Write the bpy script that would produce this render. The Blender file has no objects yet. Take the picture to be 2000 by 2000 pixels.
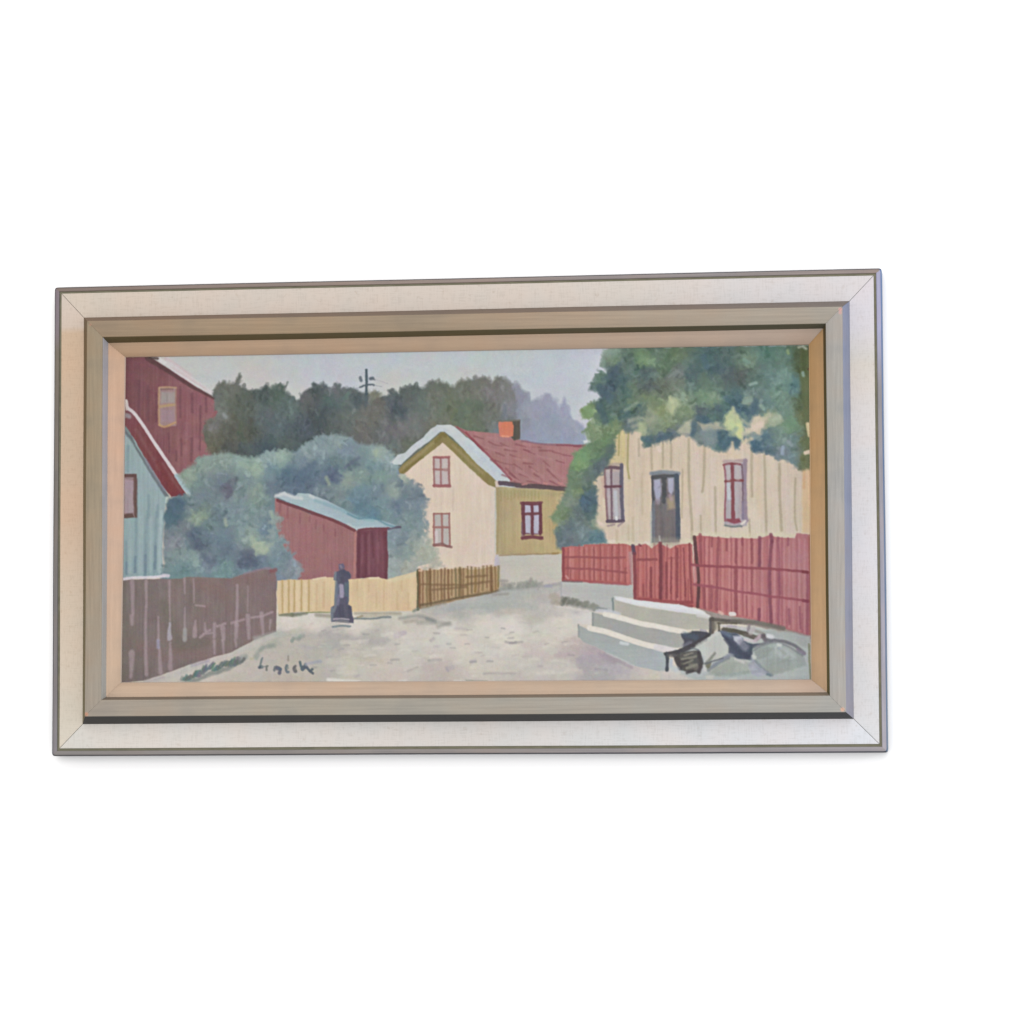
import bpy, math, random, re
import numpy as np
from mathutils import Matrix, Vector

# =====================================================================
# PART 1 - the oil painting: brush strokes laid on a canvas, computed in
# canvas space (metres on the canvas plane) from a measured sketch
# =====================================================================
RES = 1811.0                     # paint samples per metre of canvas
CX0, CX1, CY0, CY1 = -0.3765, 0.3755, -0.1825, 0.1805
W = int((CX1 - CX0) * RES); H = int((CY1 - CY0) * RES)
HM = (0.0005702847340833309, -1.3858378680256278e-06, -0.51388, -7.422895932609419e-06,
      -0.000566026205262748, 0.57605, 1.98067949823841e-05, 1.1313601733948833e-05)

def to_canvas(p):
    """sketch coordinates -> canvas sample coordinates"""
    p = np.asarray(p, float)
    u, v = p[..., 0], p[..., 1]
    d = HM[6] * u + HM[7] * v + 1
    x = (HM[0] * u + HM[1] * v + HM[2]) / d
    y = (HM[3] * u + HM[4] * v + HM[5]) / d
    return np.stack([(x - CX0) * RES, (CY1 - y) * RES], -1)

SK = {'A': (230, 670, 5.682), 'B': (570, 670, 5.682), 'C': (910, 670, 5.682), 'D': (1250, 670, 5.682),
      'E': (230, 1000, 5.682), 'F': (570, 1000, 5.682), 'G': (910, 1000, 5.682), 'H': (1250, 1000, 5.682),
      'O': (0, 0, 1.0), 'S': (480, 1220, 10.733), 'Z': (1290, 1180, 6.44), 'P': (640, 1090, 12.07)}

def P(s):
    """'A 370,170 1100,640 O 300,700' -> list of sketch points"""
    out = []; o = SK['O']
    for t in s.split():
        if t in SK: o = SK[t]; continue
        a, b = t.split(',')
        out.append((o[0] + float(a) / o[2], o[1] + float(b) / o[2]))
    return out

rs = np.random.RandomState(7)
def upsample(a, h, w):
    gh, gw = a.shape
    yy = np.linspace(0, gh - 1.001, h); xx = np.linspace(0, gw - 1.001, w)
    y0 = yy.astype(int); x0 = xx.astype(int)
    fy = yy - y0; fx = xx - x0
    fy = fy * fy * (3 - 2 * fy); fx = fx * fx * (3 - 2 * fx)
    r = a[:, x0] * (1 - fx) + a[:, x0 + 1] * fx
    return r[y0] * (1 - fy)[:, None] + r[y0 + 1] * fy[:, None]
def noise(sx, sy=None, octv=1):
    sy = sy or sx
    out = np.zeros((H, W)); amp = 1.0; tot = 0
    for k in range(octv):
        g = rs.rand(max(3, int(H / sy) + 2), max(3, int(W / sx) + 2)) * 2 - 1
        out += amp * upsample(g, H, W); tot += amp
        amp *= .55; sx = max(1.5, sx / 2); sy = max(1.5, sy / 2)
    return out / tot
N3 = noise(3); N6 = noise(6); N12 = noise(12, octv=2); N30 = noise(30, octv=3); N90 = noise(90, octv=3)
WX = noise(14, octv=3); WY = noise(14, octv=3)
NV = noise(2.6, 60) * .6 + noise(5, 30) * .4        # vertical bristle streaks
NH = noise(60, 2.6) * .6 + noise(30, 5) * .4        # horizontal bristle streaks
CH = np.stack([noise(22, octv=2), noise(22, octv=2), noise(22, octv=2)], -1)

IMG = np.zeros((H, W, 3)) + np.array([205., 196, 182])
RELIEF = np.zeros((H, W))

def blend(sl, col, a, rel=0.0):
    IMG[sl] = IMG[sl] * (1 - a[..., None]) + col * a[..., None]
    if rel: RELIEF[sl] = RELIEF[sl] * (1 - .6 * a) + rel * a

def window(pts, m):
    x0 = max(0, int(pts[:, 0].min() - m)); x1 = min(W, int(pts[:, 0].max() + m) + 1)
    y0 = max(0, int(pts[:, 1].min() - m)); y1 = min(H, int(pts[:, 1].max() + m) + 1)
    return (slice(y0, y1), slice(x0, x1)) if x1 > x0 and y1 > y0 else None

def segdist(X, Y, pts, closed):
    best = np.full(X.shape, 1e9); n = len(pts)
    for i in range(n if closed else n - 1):
        ax, ay = pts[i]; bx, by = pts[(i + 1) % n]
        dx, dy = bx - ax, by - ay; L = dx * dx + dy * dy + 1e-9
        t = np.clip(((X - ax) * dx + (Y - ay) * dy) / L, 0, 1)
        best = np.minimum(best, np.hypot(X - ax - t * dx, Y - ay - t * dy))
    return best

def inside(X, Y, pts):
    r = np.zeros(X.shape, bool); n = len(pts)
    for i in range(n):
        ax, ay = pts[i]; bx, by = pts[(i + 1) % n]
        if ay == by: continue
        c = ((ay > Y) != (by > Y)) & (X < (bx - ax) * (Y - ay) / (by - ay) + ax)
        r ^= c
    return r

def mask(poly, rough=1.2, soft=1.3):
    pts = to_canvas(poly); sl = window(pts, 8 + rough)
    Y, X = np.mgrid[sl]; X = X + WX[sl] * rough; Y = Y + WY[sl] * rough
    d = segdist(X, Y, pts, True); ins = inside(X, Y, pts)
    sd = np.where(ins, d, -d)
    return sl, np.clip(.5 + sd / (2 * soft), 0, 1)

def fill(s, col, rough=1.2, soft=1.3, streak='v', amp=5, low=4, a=1.0, grad=None):
    """a flat area of paint: colour with bristle streaks and cloudy changes; grad=(dx,dy,colour2)"""
    poly = P(s) if isinstance(s, str) else s
    sl, m = mask(poly, rough, soft)
    c = np.zeros(m.shape + (3,)) + np.array(col, float)
    if grad:
        Y, X = np.mgrid[sl]
        tx = (X - X.min()) / max(1, X.max() - X.min()); ty = (Y - Y.min()) / max(1, Y.max() - Y.min())
        t = np.clip(tx * grad[0] + ty * grad[1] + .08 * N30[sl], 0, 1)[..., None]
        c = c * (1 - t) + np.array(grad[2], float) * t
    S = NV if streak == 'v' else NH if streak == 'h' else N6
    c = c + (S[sl] * amp + N30[sl] * low)[..., None] + CH[sl] * 3
    blend(sl, c, m * a, .4 + .3 * S[sl].mean())
    RELIEF[sl] += m * S[sl] * .12
    return poly

def smooth_path(pts, k=5):
    if len(pts) < 3: return np.asarray(pts, float)
    p = np.asarray(pts, float); q = np.vstack([2 * p[0] - p[1], p, 2 * p[-1] - p[-2]])
    out = []
    for i in range(1, len(q) - 2):
        for t in np.linspace(0, 1, k, endpoint=False):
            out.append(.5 * ((2 * q[i]) + (-q[i - 1] + q[i + 1]) * t + (2 * q[i - 1] - 5 * q[i] + 4 * q[i + 1] - q[i + 2]) * t * t
                             + (-q[i - 1] + 3 * q[i] - 3 * q[i + 1] + q[i + 2]) * t ** 3))
    out.append(q[-2]); return np.array(out)

def stroke(s, w, col, a=.9, soft=1.2, taper=0.0, rough=.8, bristle=6, dry=0.0, curve=True, w2=None):
    """one brush stroke of width w (sketch units) along a path"""
    pts = P(s) if isinstance(s, str) else s
    pts = to_canvas(np.array(pts, float))
    if curve: pts = smooth_path(pts)
    sl = window(pts, w / 2 + 4)
    if sl is None: return
    Y, X = np.mgrid[sl]; X = X + WX[sl] * rough + N3[sl] * .35; Y = Y + WY[sl] * rough + N3[sl] * .35
    best = np.full(X.shape, 1e9); tt = np.zeros(X.shape); side = np.zeros(X.shape)
    seg = np.hypot(*(pts[1:] - pts[:-1]).T); cum = np.concatenate([[0], np.cumsum(seg)]); tot = max(cum[-1], 1e-6)
    for i in range(len(pts) - 1):
        ax, ay = pts[i]; dx, dy = pts[i + 1] - pts[i]; L = dx * dx + dy * dy + 1e-9
        t = np.clip(((X - ax) * dx + (Y - ay) * dy) / L, 0, 1)
        d = np.hypot(X - ax - t * dx, Y - ay - t * dy); k = d < best
        best = np.where(k, d, best); tt = np.where(k, (cum[i] + t * seg[i]) / tot, tt)
        side = np.where(k, ((X - ax) * dy - (Y - ay) * dx) / math.sqrt(L), side)
    ww = w * (1 - taper * tt) if w2 is None else w + (w2 - w) * tt
    m = np.clip(.5 + (ww / 2 - best) / (2 * soft), 0, 1)
    ph = random.random() * 40
    br = np.sin(side * 2.1 + ph) * .5 + np.sin(side * 4.7 + ph * 2 + tt * 3) * .5
    if dry: m = m * np.clip(1.2 - dry * (tt * .8 + .5 * (br + N3[sl]) + .3), 0, 1)
    c = np.array(col, float) + (br * bristle * .5 + N6[sl] * bristle * .5)[..., None]
    blend(sl, c, m * a, .5 + .25 * random.random())
    RELIEF[sl] += m * (br * .15 + np.clip(1 - abs(ww / 2 - best) / 1.6, 0, 1) * .25)

def anchors(s):
    """'x,y:r,g,b ...' colour notes taken over an area"""
    v = np.array([[float(q) for q in re.split('[,:]', t)] for t in s.split()])
    return v[:, :2], v[:, 2:]

def idw(px, A, C, pw=3.0, k0=60.):
    d2 = ((px[:, None, :] - A[None]) ** 2).sum(-1) + k0
    w = d2 ** (-pw / 2); w /= w.sum(1, keepdims=True)
    return w @ C

def foliage(s, notes, n, ln=(9, 20), wd=(5, 10), ang=(0, 6.28), rough=4, jit=6, alpha=(.45, .85), base=True, soft=1.8, seed=1, edge=3, pw=3.6, crisp=0, fringe=0, cj=9, tint=(1, 1, 1), edge_soft=3.4):
    """a loosely painted mass built from many daubs following the colour notes"""
    poly = P(s); A, C = anchors(notes); C = C * np.array(tint)
    sl, m = mask(poly, rough, edge_soft)
    if base:
        step = 4
        ys = np.arange(sl[0].start, sl[0].stop + step, step); xs = np.arange(sl[1].start, sl[1].stop + step, step)
        g = np.stack(np.meshgrid(xs, ys), -1).reshape(-1, 2).astype(float)
        Ac = to_canvas(A)
        cc = np.concatenate([idw(q, Ac, C, pw) for q in np.array_split(g, max(1, len(g) // 4000))])
        cc = cc.reshape(len(ys), len(xs), 3)
        hh, wwd = m.shape
        full = np.stack([upsample_lin(cc[..., k], step, hh, wwd) for k in range(3)], -1)
        wx = np.clip((np.arange(wwd)[None] + WX[sl] * 7).astype(int), 0, wwd - 1)
        wy = np.clip((np.arange(hh)[:, None] + WY[sl] * 7).astype(int), 0, hh - 1)
        full = full[wy, wx] + (N12[sl] * jit * .8)[..., None] + CH[sl] * 4
        blend(sl, full, m, .4)
    r = random.Random(seed); pp = np.array(poly)
    x0, y0 = pp.min(0); x1, y1 = pp.max(0); cand = []
    while len(cand) < n:
        q = np.array([[r.uniform(x0, x1), r.uniform(y0, y1)] for _ in range(n)])
        X, Y = q[:, 0], q[:, 1]; ok = inside(X, Y, pp) & (segdist(X, Y, pp, True) > edge)
        cand += q[ok].tolist()
    cand = np.array(cand[:n]); cols = idw(cand, A, C, pw + .6, 25.)
    for (x, y), c in zip(cand, cols):
        L = r.uniform(*ln); w = r.uniform(*wd); th = r.uniform(*ang); j = r.gauss(0, jit)
        c = c + j + np.array([r.gauss(0, 2), r.gauss(0, 2), r.gauss(0, 2.5)])
        dx, dy = math.cos(th) * L / 2, math.sin(th) * L / 2; bx, by = r.uniform(-3, 3), r.uniform(-3, 3)
        stroke([(x - dx, y - dy), (x + bx, y + by), (x + dx, y + dy)], w, c, a=r.uniform(*alpha), soft=soft, rough=2.5, bristle=7, taper=.4)

    # smaller, crisper touches on top
    k = 0
    while k < crisp:
        i = r.randrange(len(cand)); x, y = cand[i]; x += r.uniform(-9, 9); y += r.uniform(-9, 9)
        c = idw(np.array([[x, y]]), A, C, 4.2, 9.)[0] + r.gauss(0, cj); L = r.uniform(6, 15); th = r.uniform(*ang)
        dx, dy = math.cos(th) * L / 2, math.sin(th) * L / 2; b1, b2 = r.uniform(-3, 3), r.uniform(-3, 3)
        stroke([(x - dx, y - dy), (x + b1, y + b2), (x + dx, y + dy)], r.uniform(4, 8), c, a=r.uniform(.3, .75), soft=r.uniform(1.2, 2.4), rough=2, bristle=5, taper=.5)
        k += 1
    # ragged leaf tips along the outline
    n_ = len(pp); seg = np.hypot(*(np.roll(pp, -1, 0) - pp).T); cum = np.cumsum(seg)
    for _ in range(fringe):
        q = r.random() * cum[-1]; i = int(np.searchsorted(cum, q)); t = (q - (cum[i] - seg[i])) / max(seg[i], 1e-6)
        a0 = pp[i]; b0 = pp[(i + 1) % n_]; p = a0 + (b0 - a0) * t
        if not (340 < p[0] < 1576 and 684 < p[1] < 1120): continue
        d = (b0 - a0) / max(seg[i], 1e-6); nrm = np.array([d[1], -d[0]])
        if inside(np.array([p[0] + nrm[0] * 3]), np.array([p[1] + nrm[1] * 3]), pp)[0]: nrm = -nrm
        c = idw(p[None], A, C, 3.6, 20.)[0] + r.gauss(0, 6); L = r.uniform(0, 5)
        sgn = d * r.uniform(-4, 4)
        stroke([p - nrm * 5, p + nrm * L + sgn], r.uniform(3.5, 7), c, a=r.uniform(.25, .7), soft=2.6, rough=4, taper=.6, curve=False)

def upsample_lin(a, step, h, w):
    yy = np.arange(h) / step; xx = np.arange(w) / step
    y0 = np.minimum(yy.astype(int), a.shape[0] - 2); x0 = np.minimum(xx.astype(int), a.shape[1] - 2)
    fy = (yy - y0)[:, None]; fx = (xx - x0)[None]
    return (a[y0][:, x0] * (1 - fx) + a[y0][:, x0 + 1] * fx) * (1 - fy) + (a[y0 + 1][:, x0] * (1 - fx) + a[y0 + 1][:, x0 + 1] * fx) * fy

def lines(lst, col, a=.7, soft=1.1, **k):
    for s, w in lst: stroke(s, w, col, a=a, soft=soft, **k)

def paint():
    random.seed(11)
    # ---- sky
    foliage('O 236,668 1592,664 1592,960 236,960',
        '300,700:195,190,188 350,720:189,190,187 420,710:187,190,189 600,700:183,190,196 600,730:186,189,195 700,720:185,190,196 760,700:183,191,196 760,740:188,189,187 900,700:185,193,197 900,725:186,189,186 1000,720:183,190,195 1100,700:183,190,197 1100,770:183,189,196 1150,710:189,194,202 1180,700:195,200,208 1200,860:189,193,197 1130,830:189,192,196 500,740:189,188,184 570,770:191,192,190 560,720:186,188,190',
        260, ln=(30, 70), wd=(10, 18), ang=(-.3, .3), jit=1.6, alpha=(.25, .5), rough=0, soft=3)
    # ---- far blue wood
    foliage('C 440,500 500,470 580,455 620,500 680,540 710,640 780,615 840,640 870,560 930,560 1000,660 1040,710 1070,640 1090,600 1130,700 1180,840 1280,900 1330,1000 1345,1100 1300,1140 600,1120 400,1000',
        '1000,760:134,136,150 1015,770:136,138,152 1040,800:146,150,166 1070,785:148,152,168 1100,800:152,156,174 1075,820:140,148,164 1050,850:144,148,166 1080,860:142,150,166 1120,830:148,154,170 1135,860:146,154,172 1110,860:140,148,166 1015,820:134,138,150',
        150, ln=(10, 22), wd=(6, 11), ang=(1.1, 2.0), jit=2, alpha=(.3, .6), rough=3, seed=2)
    # ---- dark wooded hill
    hill = ('A 900,560 1060,560 1050,520 1120,430 1200,460 1290,430 1340,350 1370,370 1340,450 1440,510 1500,520 1540,560 1600,490 1680,480 1760,490 1800,440 1850,480 1860,550 '
            'B 0,600 50,640 100,600 120,540 180,490 290,460 340,430 380,460 430,490 530,450 560,500 640,500 700,530 780,545 860,560 920,530 975,540 980,600 1030,590 1090,570 1060,520 1130,510 1170,540 1200,490 1270,490 1310,460 1390,480 1440,510 1500,480 1510,440 1555,410 1620,440 1700,440 1740,480 1800,480 1840,430 1910,410 '
            'C 0,410 100,390 180,370 250,375 290,430 310,375 370,370 450,420 500,460 530,520 560,700 560,900 300,1100 O 900,880 760,940 560,960 380,940')
    foliage(hill,
        '430,770:100,106,102 445,755:104,108,102 440,790:90,96,90 420,850:94,98,88 430,880:92,92,82 450,830:84,86,76 480,790:82,90,86 515,770:70,82,82 540,765:82,98,92 520,810:88,98,102 540,830:84,98,104 560,800:90,106,106 480,850:80,84,78 500,880:70,82,88 520,885:62,78,88 470,880:72,82,84 560,870:78,90,92 '
        '600,780:88,92,96 620,765:74,84,88 630,800:74,84,88 620,820:68,78,84 600,840:76,86,98 640,780:78,94,96 670,780:88,102,102 700,780:78,90,96 680,820:96,104,104 720,800:104,104,102 700,840:98,98,98 600,860:70,82,86 580,880:72,88,92 650,850:82,92,92 740,790:98,98,96 730,770:114,118,106 760,780:84,92,100 780,800:72,82,90 800,770:84,92,92 820,790:96,108,104 770,850:104,102,108 800,830:108,108,112 850,780:104,108,102 880,790:98,106,92 900,800:98,110,96 860,830:108,112,104 760,870:98,106,108 800,870:98,104,96 900,760:106,110,102 930,760:108,110,106 960,770:114,112,114 930,800:90,100,88 960,810:104,108,104 990,770:118,118,120 1000,800:124,126,136 980,840:110,114,122 920,840:96,106,92 650,760:104,108,116 665,760:92,100,104',
        700, ln=(9, 22), wd=(5, 10), ang=(.6, 2.2), jit=6, alpha=(.3, .7), rough=5, seed=3, edge=4, crisp=1000, fringe=160, cj=10, tint=(1, 1, .97))
    for q in ('A 1110,470 1120,420', 'A 1330,440 1345,350 1360,330', 'A 1480,540 1490,500', 'A 1790,500 1800,440', 'A 1840,520 1860,480', 'B 330,480 350,430', 'B 1560,440 1555,400', 'B 1280,500 1310,450', 'B 1130,540 1070,520', 'C 210,400 205,365', 'C 350,400 345,362', 'C 20,420 30,400', 'B 700,540 660,505', 'B 930,560 960,530'):
        stroke(q, 5, (104, 108, 106), a=.6, taper=.6, soft=1.8)
    lines([('B 230,960 300,860 370,720', 8), ('B 150,990 200,930', 6), ('B 1130,640 1200,760 1260,740', 7), ('B 60,920 110,880', 6)], (66, 76, 80), a=.5, soft=2.2)
    stroke('B 620,560 580,610', 7, (96, 118, 112), a=.5, soft=2)
    # ---- utility pole and wires
    stroke('B 822,295 826,420 822,560', 5, (70, 86, 92), a=.95)
    stroke('B 822,560 818,700', 6, (72, 86, 94), a=.55, soft=2)
    stroke('B 756,380 766,412', 6, (92, 102, 110), a=.85, soft=1.6); stroke('B 868,390 892,388', 6.5, (82, 94, 102), a=.9, soft=1.6); stroke('B 895,390 915,402', 3, (100, 108, 116), a=.8)
    stroke('B 755,490 800,470 880,455 910,465', 3.6, (84, 94, 102), a=.9)
    stroke('B 700,505 760,490', 2, (130, 128, 140), a=.6); stroke('B 910,465 990,480', 1.8, (140, 140, 148), a=.6); stroke('B 920,400 1060,445', 1.4, (160, 162, 168), a=.6)
    # ---- big red house, top left
    fill('A 80,150 340,150 380,170 700,370 1100,640 1170,790 1080,870 1060,1100 1040,1240 900,1400 700,1460 600,1480 60,1300', (110, 68, 73), grad=(1.0, .1, (144, 98, 102)), amp=6, low=5, rough=1)
    lines([('A 230,420 232,880', 6), ('A 330,480 330,860', 6), ('A 425,560 425,860', 6), ('A 690,480 690,820', 5), ('A 700,1060 705,1240', 4), ('A 820,560 822,760', 5), ('A 915,700 905,1180', 5), ('A 820,1060 810,1300', 5.5), ('A 975,600 980,760', 4), ('A 965,880 965,1060', 4), ('A 650,1200 645,1300', 4), ('A 560,1000 570,1200', 4)], (100, 62, 70), a=.5, soft=1.8)
    lines([('A 870,1080 860,1320', 9), ('A 760,900 750,1060', 8), ('A 1050,680 1010,850', 10), ('A 740,1150 735,1380', 8)], (148, 104, 110), a=.45, soft=2.5)
    stroke('A 325,165 560,310 820,480 1100,630', 10, (88, 58, 60), a=.9, w2=5, curve=False, soft=1.6)
    fill('A 430,160 560,158 700,270 900,430 1060,535 1050,590 900,490 640,330', (200, 193, 194), amp=4, rough=1.5, soft=1.8)
    lines([('A 520,170 620,215 800,350', 5), ('A 600,270 780,380 960,500', 4)], (192, 174, 176), a=.6, soft=2)
    stroke('A 440,160 520,215', 6, (206, 204, 206), a=.8)
    stroke('A 340,162 440,168', 5, (78, 60, 58), a=.85, soft=1.6)
    foliage('A 965,900 1000,855 1090,850 1130,800 1200,790 1320,900 1300,1230 1180,1215 1120,1240 1060,1235 1010,1160 960,1070',
        '402,830:104,100,92 410,850:98,98,86 415,870:92,92,78 425,880:88,88,76 440,880:76,80,78 410,835:116,116,116 432,815:110,112,108 440,830:92,94,86 450,850:84,86,78 405,880:104,100,84', 130, ln=(6, 14), wd=(4, 8), ang=(.8, 2.2), jit=6, rough=3, seed=9, crisp=120, fringe=60)
    foliage('A 1060,560 1130,600 1200,640 1200,800 1120,790 1090,700', '420,780:104,108,104 432,800:106,110,104 440,790:92,98,90 425,812:112,116,112', 40, ln=(5, 12), wd=(4, 7), ang=(.8, 2.2), seed=10, rough=3, crisp=30, fringe=20)
    stroke('A 1170,790 1200,820', 6, (136, 142, 144), a=.7, soft=2)
    # its attic window
    fill('A 450,490 640,490 645,920 455,915', (150, 124, 124), amp=5, low=6)
    fill('A 480,540 630,540 630,665 480,665', (152, 140, 138), soft=2, amp=5); fill('A 480,740 620,740 620,870 480,870', (152, 128, 134), soft=2, amp=5)
    stroke('A 480,510 600,505', 4, (120, 88, 84), a=.6); stroke('A 640,520 645,900', 3.4, (150, 116, 104), a=.7)
    stroke('A 455,500 452,700 455,900', 4, (172, 140, 112), a=.85, soft=1.3); stroke('A 460,490 560,485 640,492', 3.6, (172, 140, 112), a=.8)
    stroke('A 470,700 540,690 620,685', 5, (172, 146, 108), a=.8, soft=1.8); stroke('A 455,905 520,925 635,880', 4.4, (176, 140, 104), a=.85)
    stroke('A 540,560 545,640', 3, (138, 128, 124), a=.5)
    # ---- teal-blue house with red verge board
    fill('A 60,900 170,1050 300,1280 420,1480 560,1700 540,1740 E 515,-20 490,400 500,710 30,745', (150, 166, 168), grad=(.15, .8, (138, 160, 163)), amp=5, low=4)
    lines([('A 110,1140 108,1420', 6), ('A 340,1690 342,1930', 5.5), ('A 440,1800 432,1930', 5.5), ('E 90,330 92,680', 5), ('E 200,60 190,660', 5.5), ('E 325,0 308,300 300,680', 6), ('E 430,0 418,300 408,660', 6), ('E 398,560 402,700', 4)], (122, 144, 150), a=.6, soft=1.8)
    lines([('E 92,560 95,680', 5), ('E 190,500 188,660', 5), ('E 305,480 298,740', 5.5), ('E 415,380 408,620', 5)], (104, 124, 138), a=.6, soft=1.8)
    stroke('E 480,0 465,350 460,660', 8, (164, 180, 182), a=.6, soft=2.2); stroke('A 545,1700 540,1770', 5, (182, 196, 186), a=.8)
    lines([('E 130,100 125,660', 7), ('E 255,60 240,660', 7), ('E 365,60 355,660', 6)], (156, 174, 174), a=.4, soft=2)
    # its window at the edge
    fill('A 60,1450 205,1450 212,1560 208,1932 E 205,60 40,70', (98, 74, 70), amp=4)
    fill('A 60,1490 175,1490 180,1932 E 160,10 60,20', (158, 140, 146), amp=6, soft=1.6); stroke('A 90,1500 170,1510', 4, (128, 104, 104), a=.6, soft=2); stroke('A 75,1700 72,1900', 3, (140, 124, 120), a=.5)
    stroke('A 180,1500 186,1900', 5, (104, 82, 76), a=.6)
    stroke('A 215,1500 212,1920', 2, (104, 100, 100), a=.5)
    # shadow under verge, verge board, white edging
    fill('A 76,900 120,960 200,1140 330,1340 480,1560 570,1700 520,1700 400,1520 240,1250 120,1050 76,1000', (104, 110, 114), soft=1.8, amp=4)
    stroke('A 310,1290 420,1470 520,1620', 7, (128, 128, 140), a=.75, soft=1.8); stroke('A 85,940 130,1000', 5, (128, 146, 142), a=.6)
    fill('A 80,790 160,800 220,830 470,1240 640,1480 765,1690 590,1705 480,1560 320,1290 180,1060 76,900', (122, 74, 78), grad=(.3, .7, (110, 50, 54)), amp=6)
    lines([('A 200,960 330,1180 460,1400', 6), ('A 500,1330 600,1500 700,1640', 6)], (134, 92, 94), a=.4, soft=2.2)
    lines([('A 430,1320 540,1500 620,1650', 7)], (112, 50, 52), a=.6, soft=2)
    stroke('A 85,800 120,810', 9, (150, 146, 148), a=.8, soft=2)
    stroke('A 90,640 110,720 200,800 420,1130 640,1450', 6.5, (202, 192, 194), a=.97, soft=1.1)
    stroke('A 90,650 95,730', 6, (196, 184, 180), a=.8)
    stroke('A 650,1470 740,1600 830,1700', 9.5, (160, 178, 184), a=.95, soft=1.5)
    stroke('A 590,1712 760,1705', 2.5, (132, 118, 122), a=.6)
    # ---- grey-green bushes
    bush = ('O 352,926 365,912 382,907 385,893 400,890 440,884 470,891 500,895 530,880 B 0,1210 60,1190 200,1110 260,1050 340,1020 480,1010 650,1040 740,1110 900,1130 1000,1120 1100,1200 1160,1290 1180,1400 1200,1460 1290,1540 1340,1570 1430,1600 1470,1700 1440,1800 1440,1932 F 1450,200 1440,300 1540,420 1600,470 1590,560 1500,620 1400,680 1100,760 O 740,1140 560,1150 310,1140 320,1100 318,1010 330,972 376,968 A 660,1460')
    foliage(bush,
        '400,905:134,150,142 430,900:136,150,142 480,905:138,158,150 500,915:146,164,148 370,930:138,152,138 390,940:118,136,134 430,935:108,122,130 445,955:96,98,110 400,960:110,124,130 480,940:118,134,136 520,895:140,158,156 550,890:142,160,150 530,920:112,134,142 560,930:84,104,118 530,950:102,118,128 470,970:122,140,140 500,960:130,148,138 440,990:120,138,142 350,990:80,102,114 340,1010:76,102,112 380,990:110,126,128 360,1030:120,128,134 380,1010:134,150,134 '
        '340,1060:126,132,138 350,1080:126,142,142 380,1040:90,106,120 390,1060:80,88,104 400,1050:98,114,126 380,1090:126,146,144 410,1090:108,120,132 430,1050:108,126,138 440,1070:104,118,130 410,1020:110,128,130 430,1010:96,112,122 390,1010:132,148,130 460,1020:120,138,140 490,1050:142,158,150 510,1070:160,174,152 520,1040:108,128,138 490,1090:80,90,108 480,1100:88,98,114 510,1090:104,118,132 540,1090:116,136,144 530,1060:136,152,150 560,1100:118,128,140 480,1120:116,136,144 360,1110:110,134,136 440,1110:116,142,142 '
        '600,880:134,150,152 640,880:130,146,150 660,860:134,150,150 680,880:120,136,146 590,900:116,132,142 600,925:90,108,124 585,940:82,100,118 640,910:102,120,130 650,930:88,100,120 655,900:106,124,128 700,890:116,132,140 690,905:94,110,118 720,880:124,142,144 735,882:148,162,152 760,900:138,154,156 730,910:118,140,144 700,930:126,144,138 680,935:136,150,140 740,930:122,144,138 700,960:106,128,138 740,960:112,128,138 790,950:102,116,128 770,960:142,156,148 810,960:106,122,132 820,990:114,132,142 780,980:108,122,134 740,990:116,136,140 700,985:90,118,130 730,1000:96,124,138 630,965:114,128,134 600,950:94,108,122 580,960:98,114,130 660,960:120,134,134 680,990:112,132,136 760,1010:112,134,138 '
        '800,1020:120,138,138 790,1050:116,130,138 770,1040:128,140,148 780,1080:126,138,140 770,1100:150,158,156 800,1080:134,148,144 820,1085:160,166,152 830,1100:152,158,152 800,1110:162,164,152 815,1060:158,166,156 850,1090:164,168,154 575,1110:124,134,144 590,1110:132,140,146',
        800, ln=(9, 22), wd=(5, 10), jit=6, alpha=(.3, .7), rough=4, seed=4, edge=4, crisp=1500, fringe=200, cj=12, tint=(.985, .995, 1.0))
    lines([('B 1190,1230 1080,1240', 4)], (160, 172, 160), a=.3)
    stroke('A 1210,1570 1240,1640 1215,1700', 8, (96, 96, 112), a=.6, soft=2.2)
    lines([('B 590,1380 680,1310 740,1270', 5), ('B 430,1400 450,1500 490,1520', 10)], (88, 98, 118), a=.55, soft=2.4)
    lines([('B 100,1440 170,1400 250,1340', 12), ('B 40,1560 120,1500', 12)], (86, 104, 122), a=.5, soft=3)
    lines([('E 780,230 850,330 920,390', 12), ('E 930,470 1010,540', 10), ('E 1430,590 1530,520', 10)], (82, 94, 112), a=.5, soft=2.8)
    lines([('B 380,1490 410,1560', 7), ('B 930,1180 930,1240', 6)], (158, 172, 148), a=.6, soft=2.4)
    lines([('E 1490,290 1540,390 1620,440', 10), ('E 1620,440 1710,350', 9), ('E 1190,80 1200,140', 8), ('E 1700,0 1720,50', 8)], (162, 174, 154), a=.6, soft=2.6)
    lines([('A 1350,1330 1450,1380 1560,1420', 9), ('A 740,1470 860,1490', 9)], (146, 164, 148), a=.5, soft=3)
    lines([('E 750,330 800,430', 8)], (98, 120, 128), a=.5, soft=2.4); stroke('E 800,440 850,480 870,560', 9, (130, 150, 146), a=.6, soft=2.2)
    stroke('F 1450,330 1430,370', 4, (134, 150, 136), a=.5, soft=2)
    for q, w in (('F 1380,520 1490,470', 9), ('F 1430,560 1560,500', 8), ('F 1400,600 1500,580', 7), ('F 1540,500 1590,520', 7)): stroke(q, w, (156, 162, 150), a=.45, soft=3)
    # ---- centre house: olive side wall
    fill('C 325,1590 1180,1630 1100,1932 G 1060,480 360,480 325,480', (166, 151, 116), grad=(1.0, 0, (182, 162, 120)), amp=5, low=5)
    fill('C 345,1600 1150,1640 1140,1700 350,1690', (158, 150, 112), a=.6, soft=4)
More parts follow.
